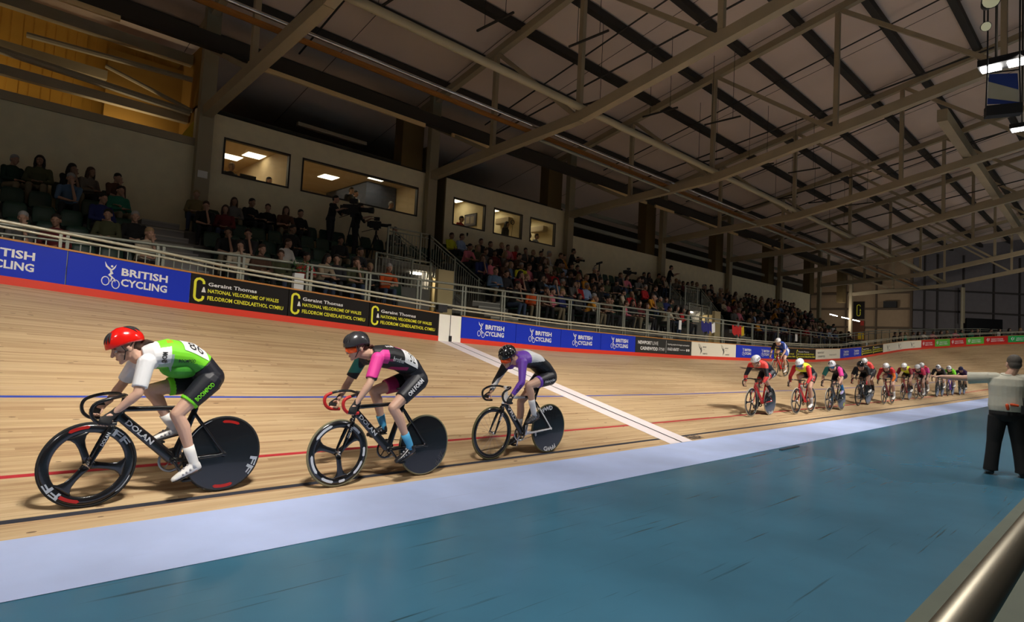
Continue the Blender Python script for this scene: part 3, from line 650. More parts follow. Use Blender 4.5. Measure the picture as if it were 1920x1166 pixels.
# ---------------------------------------------------------------- rails: low double tube behind the boards
ssr = [-8+1.0*i for i in range(90)]
def rail_z(s): return edge(s, TW, BH).z+(.27 if s < 4 else .24 if s < 40 else .3)
rr = empty('guard_rail', (0, 12.15, 0), label='long double tube guard rail just above the advertising boards', cat='rail')
mb = MB()
for dz, r in ((0, .026), (-.085, .022)):
    pts = []
    for s in ssr: q = edge(s, TW, 0, -.10); q.z = rail_z(s)+dz; q.y -= 12.15; pts.append(q)
    mb.tube(pts, r, 8)
mb.build('tube', mat('warm_rail_steel', srgb(196, 192, 170), .35, .3), rr, True)
for i in range(46):
    s = .1+1.42*i; q = edge(s, TW, BH-.1, -.10); q.y -= 12.15
    mb = MB(); mb.bar(q, V((q.x, q.y, rail_z(s)-.03)), .035, .035, (1, 0, 0)); mb.build('post', M_RAIL, rr)
# spectator barrier
brr = empty('spectator_barrier', (0, 13, 2), label='grey steel spectator barrier with glass panels along the front of the stand', cat='barrier')
bx = [-7.3+1.5*i for i in range(50)]
def bline(s, z):
    q = flat(s, 13.0-D1, z); return V((q.x, q.y-13, z-2))
def btop(s): return 3.1 if s < 40 else lerp(3.1, 4.9, min(1, (s-40)/22))
mb = MB(); mg = MB()
ss = [-7.3+1.5*i for i in range(50)]
mb.tube([bline(s, btop(s)) for s in ss], .03, 8); mb.tube([bline(s, btop(s)-.16) for s in ss], .022, 8)
mb.build('top_rail', M_RAIL, brr, True)
for i, s in enumerate(ss):
    for dx in (-.05, .05) if s < 32 else (0,):
        mb = MB(); q = bline(s+dx, btop(s)); z0 = (edge(s, TW, BH-.3).z if s < 5 else btop(s)-1.1)-2
        mb.bar(V((q.x, q.y, min(z0, q.z-.9))), q, .04, .05, (1, 0, 0)); mb.build('post', M_RAIL, brr)
    if i+1 < len(ss):
        a_, c_ = bline(s+.1, btop(s)), bline(ss[i+1]-.1, btop(ss[i+1]))
        if s > 4.0:
            mg = MB(); mg.add([a_-V((0, 0, .2)), c_-V((0, 0, .2)), c_-V((0, 0, 1.05)), a_-V((0, 0, 1.05))], [(0, 1, 2, 3)]); mg.build('glass_panel', M_GLASS, brr)
        else:
            mb = MB()
            for j in range(1, 9):
                q = a_.lerp(c_, j/9); mb.bar(q-V((0, 0, .17)), q-V((0, 0, 1.1)), .018, .018, (1, 0, 0))
            mb.build('balusters', M_RAIL, brr)
# ---------------------------------------------------------------- vomitories with stairs and balustrades
def balustrade(pts, label, hgt=1.0, post=1.2):
    t = empty('balustrade', pts[0], label=label, cat='balustrade'); o = V(pts[0]); P = [V(p)-o for p in pts]
    mb = MB(); mb.tube(P, .024, 8); mb.tube([p-V((0, 0, .12)) for p in P], .018, 6); mb.tube([p-V((0, 0, hgt-.08)) for p in P], .018, 6); mb.build('handrail', M_RAIL, t, True)
    mb = MB(); mp = MB()
    for a_, c_ in zip(P, P[1:]):
        L_ = (c_-a_).length; n_ = max(2, int(L_/.11))
        for j in range(n_+1):
            q = a_.lerp(c_, j/n_)
            if j % 11 == 0 or j == n_: mp.bar(q, q-V((0, 0, hgt+.1)), .05, .05, (1, 0, 0))
            else: mb.bar(q-V((0, 0, .12)), q-V((0, 0, hgt-.08)), .014, .014, (1, 0, 0))
    mb.build('balusters', M_RAIL, t); mp.build('posts', M_RAIL, t)
def vomitory(x0, n_, side):
    nm = ('the nearer stairway left of the middle seating block', 'the far stairway in the middle of the stand')[n_]
    u = lambda a, b_, c_: (x0+a, b_, c_)
    b = MB(); b.box((x0+.3, 16.0, 3.75), (x0+2.2, 18.1, 3.95)); b.box((x0, 15.3, 2.0), (x0+1.6, 15.42, 3.1)); b.box((x0+.3, 18.1, 2.0), (x0+4.2, 18.2, 4.2)); struct(b.build('floor_landing', M_CONC))
    b = MB(); b.box((x0+1.7, 15.05, 2.0), (x0+2.3, 15.2, 3.75)); b.box((x0+2.3, 15.2, 2.0), (x0+2.36, 16.2, 3.6)); struct(b.build('wall_vomitory', mat('beige_stairway_paint', srgb(206, 186, 140), .8)))  # stairway walls in one even beige paint
    b = MB()
    for k in range(9): b.box((x0+2.2+.28*k, 16.2, 2.0), (x0+2.5+.28*k, 17.6, 3.95-.2*k)); b.box((x0+2.46+.28*k, 16.2, 3.92-.2*k), (x0+2.51+.28*k, 17.6, 3.96-.2*k), 1)
    tag(b.build('stairs', [M_CONC, M_NOSE]), 'concrete stairs of '+nm, 'stairs')
    b = MB()
    for k in range(5): b.box((x0+3.0, 13.7+.3*k, 2.0), (x0+4.2, 14.0+.3*k, 2.2+.17*k)); b.box((x0+3.0, 13.69+.3*k, 2.17+.17*k), (x0+4.2, 13.73+.3*k, 2.205+.17*k), 1)
    tag(b.build('front_steps', [M_CONC, M_NOSE]), 'low front steps of '+nm, 'steps')
    balustrade([u(.45, 16.05, 4.95), u(2.0, 16.05, 4.95)], 'level balustrade at the top of '+nm)
    balustrade([u(2.0, 16.05, 4.95), u(4.5, 16.05, 3.62)], 'sloping balustrade down '+nm, 1.3)
    balustrade([u(-.35, 15.35, 4.0), u(1.6, 15.35, 3.95)], 'lower balustrade in front of '+nm)
    balustrade([u(1.7, 17.7, 5.2), u(4.4, 17.7, 3.9)], 'back handrail of '+nm)
    area_light('stairwell_lamp', u(1.9, 16.4, 3.64), u(2.0, 15.2, 2.2), .3, .3, 9, (1, .85, .6), 160)
    b = MB(); b.box(u(1.75, 16.5, 3.68), u(2.1, 16.65, 3.74)); tag(b.build('bulkhead_light', mat('bulkhead', (1, .9, .7, 1), .5, emit=12)), 'bulkhead lamp under the landing of '+nm.split(' left')[0].split(' in')[0], 'light')
vomitory(9.65, 0, 0); vomitory(27.2, 1, 0)

# added warm fill lamp, out of sight, that brightens the yellow lining
lp = empty('lining_fill_lamp', (.6, 20.5, 6.85), label='added hidden fill lamp brightening the yellow lining from behind the wall top', cat='lamp')
b = MB(); b.box((-.2, -.06, -.08), (.2, .06, .08)); b.box((-.03, -1.4, -.12), (.03, .06, -.08)); b.build('housing', M_BLACK, lp)
area_light('lining_fill_light', (-.6, .1, .09), (-.6, 1.2, 2.2), 1.6, .15, 13, (1, .80, .50), 160, lp); area_light('lining_fill_light', (3.2, -.3, .09), (3.2, 1.0, 2.2), 1.6, .15, 12, (1, .80, .50), 160, lp)
# ================================================================ people and bicycles
SKIN = mat('pale_skin', (.66, .40, .29, 1), .55, bump=.02); SKIN2 = mat('tan_skin', (.50, .29, .20, 1), .55); SKIND = mat('shaded_skin', (.36, .20, .14, 1), .6)
EYEW = mat('eye_white', (.7, .68, .65, 1), .3); EYED = mat('eye_dark', (.03, .02, .015, 1), .3); LIP = mat('lip', (.40, .14, .11, 1), .5)
M_BROWN_HAIR = mat('brown_hair', (.07, .032, .016, 1), .6, bump=.3, bscale=300)
def head_prims(mb, C, f, u, s=1.0, neck=None):     # C head centre, f facing, u up
    l = u.cross(f).normalized(); M = Matrix((f, l, u)).transposed()
    P = lambda a, b_, c_: C+f*(a*s)+l*(b_*s)+u*(c_*s)
    mb.ell(P(-.015, 0, .025), (.098*s, .076*s, .092*s), M)                     # skull
    mb.ell(P(.028, 0, -.035), (.062*s, .060*s, .078*s), M)                     # face
    mb.ell(P(.045, 0, -.082), (.038*s, .038*s, .032*s), M)                     # jaw
    mb.ell(P(.072, 0, -.104), (.018*s, .020*s, .016*s), M)                     # chin
    mb.caps(P(.084, 0, .012), P(.108, 0, -.030), .009*s, .014*s, 10)           # nose
    for q in (-1, 1):
        mb.ell(P(.101, .010*q, -.034), (.009*s, .008*s, .007*s), M)
        mb.ell(P(.076, .030*q, .014), (.014*s, .022*s, .010*s), M)             # brow
        mb.ell(P(.058, .044*q, -.028), (.022*s, .018*s, .020*s), M)            # cheek
        mb.ell(P(-.012, .079*q, -.015), (.020*s, .009*s, .031*s), M)           # ear
        mb.ell(P(-.004, .083*q, -.002), (.014*s, .007*s, .012*s), M)
    mb.ell(P(.086, 0, -.062), (.012*s, .024*s, .006*s), M); mb.ell(P(.084, 0, -.075), (.012*s, .021*s, .007*s), M)   # lips
    if neck is not None: mb.limb([(P(-.03, 0, -.03), .055*s), (P(-.035, 0, -.07), .052*s), (neck, .062*s)])
def face_details(t, C, f, u, s=1.0, glasses=None):
    l = u.cross(f).normalized(); M = Matrix((f, l, u)).transposed(); P = lambda a, b_, c_: C+f*(a*s)+l*(b_*s)+u*(c_*s)
    for q in (-1, 1):
        b = MB(); b.ell(P(.072, .031*q, -.002), (.012*s, .013*s, .010*s), M, 12, 8); b.ell(P(.081, .031*q, -.002), (.005*s, .006*s, .006*s), M, 10, 6, 1); b.build('eye', [EYEW, EYED], t, True)
    b = MB(); b.ell(P(.0905, 0, -.0685), (.007*s, .021*s, .005*s), M, 12, 6); b.build('lips', LIP, t, True)
    if glasses:
        b = MB(); vs = []; n = 14
        for i in range(n+1):
            a = lerp(-1.25, 1.25, i/n); drop = .034*(1-.55*math.exp(-(a/.28)**2))
            for z in (.024, .012, 0, -drop): vs.append(P(.098*cos(a)*(1 if abs(a) < 1 else .98)+.012, .082*sin(a), z))
        fs = [(i*4+j, (i+1)*4+j, (i+1)*4+j+1, i*4+j+1) for i in range(n) for j in range(3)]
        b.add(vs, fs); g = b.build('glasses', glasses, t, True); md = g.modifiers.new('thick', 'SOLIDIFY'); md.thickness = .003
def grip_hand(mb, G, bx, a, wrist, s=1.0, mir=1):     # fingers closed round a bar through G (axis bx), palm on side a
    bx = V(bx).normalized(); a = (V(a)-bx*V(a).dot(bx)).normalized(); c = bx.cross(a)*mir
    R = .027; pt = lambda off, ang, r=R: G+bx*off+a*(cos(ang)*r)+c*(sin(ang)*r)
    mb.loft([(wrist, bx*.022, a.cross(bx)*.018), (wrist.lerp(pt(0, 0, .036), .5), bx*.032, (pt(0, 0)-wrist).cross(bx).normalized()*.016), (pt(0, .15, .034), bx*.040, c*.014), (pt(0, .5, .032), bx*.036, c*.010)], 14)
    for i in range(4):
        o = -.030+.020*i; L = (1.0, 1.1, 1.05, .85)[i]
        mb.limb([(pt(o, .35, .031), .0095), (pt(o, 1.3*L, .030), .0088), (pt(o, 2.3*L, .029), .0082), (pt(o*.95, 3.15*L, .029), .0070)], 8)
    mb.limb([(wrist.lerp(pt(-.02*mir, 0, .034), .55)+bx*(-.018), .012), (pt(-.042, -.7, .033), .0105), (pt(-.036, -1.7, .031), .0090), (pt(-.030, -2.5, .030), .0078)], 8)
def open_hand(mb, W, f, n, s=1.0, curl=.25, spread=.12):          # wrist, finger direction, palm normal (down)
    f = V(f).normalized(); n = (V(n)-f*V(n).dot(f)).normalized(); l = n.cross(f)
    mb.loft([(W, l*.027, n*.019), (W+f*.045, l*.038, n*.015), (W+f*.09, l*.041, n*.012)], 14)
    for i in range(4):
        o = (-1.5+i)*.019; L = (.070, .080, .076, .060)[i]; d = (f+l*(spread*(-1.5+i)/1.5)).normalized(); p = W+f*.088+l*o
        p2 = p+d*(L*.45); d2 = (d+n*curl).normalized(); p3 = p2+d2*(L*.32); d3 = (d2+n*curl).normalized(); p4 = p3+d3*(L*.25)
        mb.limb([(p, .0092), (p2, .0085), (p3, .0078), (p4, .0068)], 8)
    t0 = W+f*.03-l*.026; t1 = t0+(f*.6-l*.75+n*.3).normalized()*.035; t2 = t1+(f*.85-l*.4+n*.2).normalized()*.03
    mb.limb([(t0, .013), (t1, .0105), (t2, .0085)], 8)
LF = V((0, 1, 0))
def torso_rings(J, g=0.0, upto=None):
    # spine: list of (centre, half width, half depth)
    R = []; sp_ = J['spine']
    for i, (c, wd, dp) in enumerate(sp_):
        a = sp_[max(i-1, 0)][0]; b_ = sp_[min(i+1, len(sp_)-1)][0]; d = (V(b_)-V(a)).normalized()
        R.append((V(c), LF*(wd+g), d.cross(LF)*(dp+g)))
    return R
def shoe(t, A, toe, heel, m, sole=None, name='shoe'):
    A, toe, heel = V(A), V(toe), V(heel); d = (toe-heel).normalized(); n_ = d.cross(LF).normalized()
    if n_.z < 0: n_ = -n_
    b = MB(); side = LF; L = (toe-heel).length; q = lambda k, up: heel+d*(L*k)+n_*up
    b.loft([(q(.0, .045), side*.022, n_*.030), (q(.10, .050), side*.034, n_*.042), (q(.32, .048), side*.037, n_*.045), (q(.52, .038), side*.041, n_*.034), (q(.76, .028), side*.043, n_*.025), (q(.93, .020), side*.034, n_*.018), (q(1.0, .016), side*.018, n_*.012)], 20)
    b.limb([(q(.16, .06), .040), (A.lerp(q(.2, .07), .35), .039)])
    me = remesh(name, b, .006, [m], 3); s_ = obj(name, me, t)
    b = MB(); b.loft([(q(.02, .003), side*.024, n_*.006), (q(.3, .003), side*.033, n_*.006), (q(.75, .001), side*.042, n_*.006), (q(.98, .004), side*.020, n_*.006)], 14); b.build('sole', sole or M_BLACK, s_, True)
    b = MB()
    for k in (.38, .52, .64): b.loft([(q(k, .048-.02*(k-.3)*2)+side*.042, d*.009, n_*.007), (q(k, .090-.050*(k-.38)*2.2), d*.009, n_*.007), (q(k, .048-.02*(k-.3)*2)-side*.042, d*.009, n_*.007)], 8)
    b.build('strap', MATS.get('strap_grey') or mat('strap_grey', (.30, .30, .32, 1), .4), s_, True)
    return s_
def helmet(t, C, f, u, m, vent=M_BLACK, style='vents', s=1.0, text=None):
    l = u.cross(f).normalized(); M = Matrix((f, l, u)).transposed(); P = lambda a, b_, c_: C+f*(a*s)+l*(b_*s)+u*(c_*s)
    b = MB(); nu, nv = 32, 14; vs = []; aero = style == 'aero'
    def sh_(az, el, k=1.0):
        x = cos(az)*cos(el); y = sin(az)*cos(el); z = sin(el)
        rx = (.142 if x > 0 else (.185 if aero else .150)); ry = .101; rz = .122 if not aero else .112
        if x < 0: z2 = z*rz-.010*(-x); ry *= (1-.12*x*x)
        else: z2 = z*rz-.012*x
        return P(x*rx*k-.012, y*ry*k, z2*k+.012)
    for i in range(nv+1):
        for j in range(nu):
            az = 2*pi*j/nu; lo = -.10-.28*(cos(az) < 0)*abs(cos(az))**1.5+.14*max(0, cos(az))
            vs.append(sh_(az, lerp(lo, pi/2, i/nv)))
    fs = [(i*nu+j, i*nu+(j+1) % nu, (i+1)*nu+(j+1) % nu, (i+1)*nu+j) for i in range(nv) for j in range(nu)]
    b.add(vs, fs); h = b.build('helmet', m, t, True); md = h.modifiers.new('thick', 'SOLIDIFY'); md.thickness = .014
    b = MB()
    if style == 'vents':
        for y0 in (-.75, -.38, 0, .38, .75):
            for (e0, e1, sgn) in ((.38, 1.15, 1), (.35, 1.2, -1)):
                pts = []
                for k in range(7):
                    e = lerp(e0, e1, k/6); az = atan2(y0*.8, .75*sgn) if sgn > 0 else atan2(y0*.8, -.75)
                    pts.append(sh_(az, e, .998))
                b.tube(pts, [.002, .006, .0085, .009, .0085, .006, .002], 8)
        b.build('vents', vent, h, True)
    elif style == 'speckle':
        random.seed(3)
        for k in range(70):
            c = sh_(random.uniform(0, 6.28), random.uniform(.1, 1.4), 1.003); r = random.uniform(.002, .006); b.ell(c, (r, r, r*.8), None, 6, 4)
        b.build('splash_pattern', [M_WHITE], h)
        b = MB()
        for az in (-1.1, 1.1, -.5, .5, 2.4, -2.4):
            b.tube([sh_(az, lerp(.3, 1.1, k/6), 1.004) for k in range(7)], [.002, .006, .008, .008, .008, .006, .002], 8, flat=.5)
        b.build('vents', M_BLACK, h, True)
    else:
        for az in (0, .5, -.5): b.tube([sh_(az, lerp(.5, .9, k/4), 1.004) for k in range(5)], [.002, .006, .007, .006, .002], 8, flat=.5)
        b.build('vents', M_BLACK, h, True)
    if text:
        bb = MB()
        put_text(bb, text, lambda u_, v_: sh_(pi*.5-.65+u_, .25+v_, 1.012), 0, 1.0, 0, .36, bold=.03)
        bb.build('lettering', M_BLACK, h)
    b = MB()
    for q in (-1, 1): b.tube([P(.03, .086*q, .0), P(.02, .080*q, -.05), P(.05, .042*q, -.115), P(.06, 0, -.122)], .004, 6); b.tube([P(-.07, .082*q, .0), P(.0, .082*q, -.05), P(.02, .080*q, -.055)], .004, 6)
    b.build('chin_strap', M_BLACK, h)
    return h
def decal(t, mb_fn, O, ud, vd, n_, target, m, name, off=.0035):
    bvh = BVHTree.FromPolygons([v.co for v in target.vertices], [tuple(p.vertices) for p in target.polygons])
    mb = MB(); n_ = V(n_).normalized()
    def fn(u_, v_):
        p = O+ud*u_+vd*v_; h = bvh.ray_cast(p+n_*.25, -n_)
        return (h[0]+n_*off) if h[0] is not None else p
    mb_fn(mb, fn); return mb.build(name, m, t)
def rider(loc, J, cfg, q='hi'):
    """J: joints in the bicycle frame (x forward, y to the rider's left, z up)."""
    vox = {'hi': .0055, 'mid': .010, 'lo': .015}[q]
    H = {k: V(v) for k, v in J.items() if k not in ('spine', 'pitch', 'yaw', 'baxis')}; J = dict(J)
    f = V((cos(J['pitch']), 0, -sin(J['pitch']))); u = V((sin(J['pitch']), 0, cos(J['pitch'])))
    if J.get('yaw'): rz = Matrix.Rotation(J['yaw'], 3, 'Z'); f = rz @ f; u = rz @ u
    sex = cfg.get('build', 1.0)
    b = MB(); b.loft(torso_rings(J, 0), 22); head_prims(b, H['head'], f, u, 1.0, H['neck'])
    for s_ in 'LR':
        sg = 1 if s_ == 'L' else -1
        sh_, el, wr = H['sh'+s_], H['el'+s_], H['wr'+s_]
        b.limb([(sh_+V((-.02, -.05*sg, .0)), .060), (sh_, .056*sex), (sh_.lerp(el, .4), .047*sex), (el, .037*sex), (el.lerp(wr, .3), .039*sex), (el.lerp(wr, .75), .029), (wr, .0245)])
        grip_hand(b, H['gr'+s_], J.get('baxis', (.97, 0, .18)), (-.2, .75*sg, .6), wr, mir=-sg)
        hp, kn, an = H['hip'+s_], H['kn'+s_], H['an'+s_]
        b.limb([(hp, .096*sex), (hp.lerp(kn, .35), .082*sex), (hp.lerp(kn, .8), .060*sex), (kn, .054*sex), (kn.lerp(an, .12), .050*sex)])
        back = V((-1, 0, 0)); sd = (an-kn).normalized(); back = (back-sd*back.dot(sd)).normalized()
        b.limb([(kn, .050*sex), (kn.lerp(an, .28)+back*.014, .055*sex), (kn.lerp(an, .62)+back*.004, .041*sex), (an, .032)])
        b.limb([(an, .034), (H['heel'+s_].lerp(H['toe'+s_], .25)+V((0, 0, .03)), .030), (H['heel'+s_].lerp(H['toe'+s_], .75)+V((0, 0, .02)), .024)])
    body = obj('person', remesh('person', b, vox, [cfg.get('skin', SKIN)], 3), None)
    body.location = loc; body.rotation_euler = (cfg.get('lean', 0), 0, pi+cfg.get('turn', 0))
    t = body
    # jersey
    slv = cfg.get('sleeve', .55); b = MB(); rg = torso_rings(J, .012); b.loft(rg[1:], 24)
    if cfg.get('belly'): b.ell(cfg['belly'][0], cfg['belly'][1])
    for s_ in 'LR':
        sg = 1 if s_ == 'L' else -1; sh_, el, wr = H['sh'+s_], H['el'+s_], H['wr'+s_]
        pts = [(sh_+V((-.02, -.05*sg, .0)), .070), (sh_, .068*sex)]
        if slv <= 1: e_ = sh_.lerp(el, slv); b.limb(pts+[(sh_.lerp(el, slv*.5), .061*sex)]); d_ = (el-sh_).normalized(); b.tube([sh_, sh_.lerp(el, slv*.5), e_], [.066*sex, .062*sex, .058*sex], 16)
        else: b.limb(pts+[(sh_.lerp(el, .5), .054*sex), (el, .045*sex), (el.lerp(wr, .3), .045*sex)]); b.tube([el, el.lerp(wr, .3), wr.lerp(el, .08)], [.044, .045*sex, .031], 14)
    jm = remesh('jersey', b, vox, cfg['jersey'], 3); paint(jm, cfg['jpaint']); jr = obj('jersey', jm, t)
    # shorts
    ln = cfg.get('leg', .62); b = MB(); rg = torso_rings(J, .010)[:2]; b.loft(rg, 24)
    for s_ in 'LR':
        hp, kn = H['hip'+s_], H['kn'+s_]; b.limb([(hp, .108*sex), (hp.lerp(kn, .3), .095*sex)]); b.tube([hp, hp.lerp(kn, .35), hp.lerp(kn, ln)], [.107*sex, .094*sex, .080*sex], 20)
    b.ell(V(J['spine'][0][0])+V((-.005, 0, -.005)), (.118*sex, .162, .114))
    sm = remesh('shorts', b, vox, cfg['shorts'], 3); paint(sm, cfg['spaint']); so = obj('shorts', sm, t)
    for s_ in 'LR':
        kn, an = H['kn'+s_], H['an'+s_]; k0 = cfg.get('sock', .62)
        b = MB(); b.tube([kn.lerp(an, k0), kn.lerp(an, k0+.15), an, an.lerp(H['heel'+s_].lerp(H['toe'+s_], .3), .45)], [.047, .043, .0375, .039], 16); b.build('sock', cfg.get('sockm', M_WHITE), t, True)
        shoe(t, an, H['toe'+s_], H['heel'+s_], cfg.get('shoe', M_WHITE))
    if cfg.get('glove'):
        for s_ in 'LR':
            G = H['gr'+s_]; wr = H['wr'+s_]; bx = V(J.get('baxis', (.97, 0, .18))).normalized(); sg = 1 if s_ == 'L' else -1
            a = V((-.2, .75*sg, .6)); a = (a-bx*a.dot(bx)).normalized(); c = bx.cross(a)*-sg
            b = MB(); pt = lambda off, ang, r: G+bx*off+a*(cos(ang)*r)+c*(sin(ang)*r)
            b.loft([(wr.lerp(H['el'+s_], .12), bx*.034, a.cross(bx)*.031), (wr, bx*.031, a.cross(bx)*.028), (wr.lerp(pt(0, 0, .036), .5), bx*.040, c*.024), (pt(0, .15, .036), bx*.047, c*.023), (pt(0, .6, .036), bx*.045, c*.018)], 16)
            for i in range(4): b.limb([(pt(-.030+.02*i, .35, .031), .0135), (pt(-.030+.02*i, 1.25, .031), .0125)], 8)
            obj('glove', remesh('glove', b, .005 if q == 'hi' else .008, [cfg['glove']], 2), t)
    helmet(t, H['head']+u*.03, f, u, cfg['helmet'], style=cfg.get('hstyle', 'vents'), text=cfg.get('htext'))
    face_details(t, H['head'], f, u, 1.0, cfg.get('glasses'))
    P = lambda a, b_, c_: H['head']+f*a+u.cross(f)*b_+u*c_
    if cfg.get('hair'):
        b = MB(); b.limb([(P(-.06, 0, -.01), .066), (P(-.085, 0, -.045), .045)]); b.limb([(P(-.105, .0, -.03), .022), (P(-.15, .0, -.035), .030), (P(-.185, .005, -.06), .026), (P(-.21, .01, -.10), .010)])
        b.limb([(P(-.12, .02, -.03), .012), (P(-.16, .035, -.02), .012), (P(-.19, .04, -.05), .006)])
        obj('hair', remesh('hair', b, .006, [cfg['hair']], 2), t)
    tag(t, cfg['label'], 'person')
    return t, jm, sm
def wheel(parent, name, c, kind, tyre, decor, rot=0, label=None, rimc=None):
    w_ = empty(name, c); w_.parent = parent
    if label: w_['label'] = label
    R = .334; mt = MB(); n = 56
    mt.lathe([(R, 0), (R-.003, .008), (R-.012, .0115), (R-.020, .009), (R-.020, -.009), (R-.012, -.0115), (R-.003, -.008)], (0, 0, 0), (0, 1, 0), n); mt.build('tyre', tyre, w_, True)
    rc = rimc or M_GLOSSBLACK
    dp = {'disc': R-.03, 'tri': .068, 'five': .055, 'spoke': .052}[kind]
    if kind == 'disc':
        mt = MB(); mt.lathe([(R-.018, .010), (R-.06, .013), (.15, .017), (.03, .022), (.001, .022), (.001, -.022), (.03, -.022), (.15, -.017), (R-.06, -.013), (R-.018, -.010)], (0, 0, 0), (0, 1, 0), n, closed=False); mt.build('disc', rc, w_, True)
    else:
        mt = MB(); r1 = R-.018; r0 = r1-dp; mt.lathe([(r1, .010), (lerp(r1, r0, .5), .0125), (r0+.006, .007), (r0, 0), (r0+.006, -.007), (lerp(r1, r0, .5), -.0125), (r1, -.010)], (0, 0, 0), (0, 1, 0), n); mt.build('rim', rc, w_, True)
        if kind in ('tri', 'five'):
            k = 3 if kind == 'tri' else 5; prof = ((.02, .034), (.07, .026), (.14, .026), (.19, .034), (.225, .055), (.25, .10)) if k == 3 else ((.02, .022), (.07, .017), (.16, .017), (.22, .022), (.255, .045))
            for i in range(k):
                a = rot+2*pi*i/k; d = V((cos(a), 0, sin(a))); e = V((-sin(a), 0, cos(a)))
                mt = MB(); mt.loft([(d*r, e*wd, V((0, 1, 0))*(.013 if r < .2 else .010)) for r, wd in prof], 16); mt.build('blade', rc, w_, True)
        else:
            mt = MB()
            for i in range(20):
                a = 2*pi*i/20; d = V((cos(a), 0, sin(a))); a2 = a+(.5 if i % 2 else -.5); mt.bar(V((cos(a2), 0, sin(a2)))*.02+V((0, .025*(1 if i % 4 < 2 else -1), 0)), d*(r0+.004), .0018, .0018, (0, 1, 0))
            mt.build('spokes', M_CHROME, w_)
    mt = MB(); mt.lathe([(.001, .05), (.014, .05), (.016, .035), (.022, .03), (.022, -.03), (.016, -.035), (.014, -.05), (.001, -.05)], (0, 0, 0), (0, 1, 0), 16, closed=False); mt.build('hub', M_CHROME, w_, True)
    if decor:
        for ang, txt, m_, r0_, r1_, span in decor:
            mt = MB(); yy = .0145 if kind != 'disc' else None
            def fn(u_, v_, ang=ang):
                r = r0_+(r1_-r0_)*v_; a = ang-span*u_
                return V((-cos(a)*r, (.0147 if r > .22 else .0178) if kind == 'disc' else .0145, sin(a)*r)) if True else None
            if txt == '-':
                stroke(mt, [(k/10, .5) for k in range(11)], [0.02]+[.8]*9+[.02], fn)
            else: put_text(mt, txt, fn, 0, 1, 0, 1, bold=.03)
            mt.build('rim_lettering', m_, w_)
    return w_
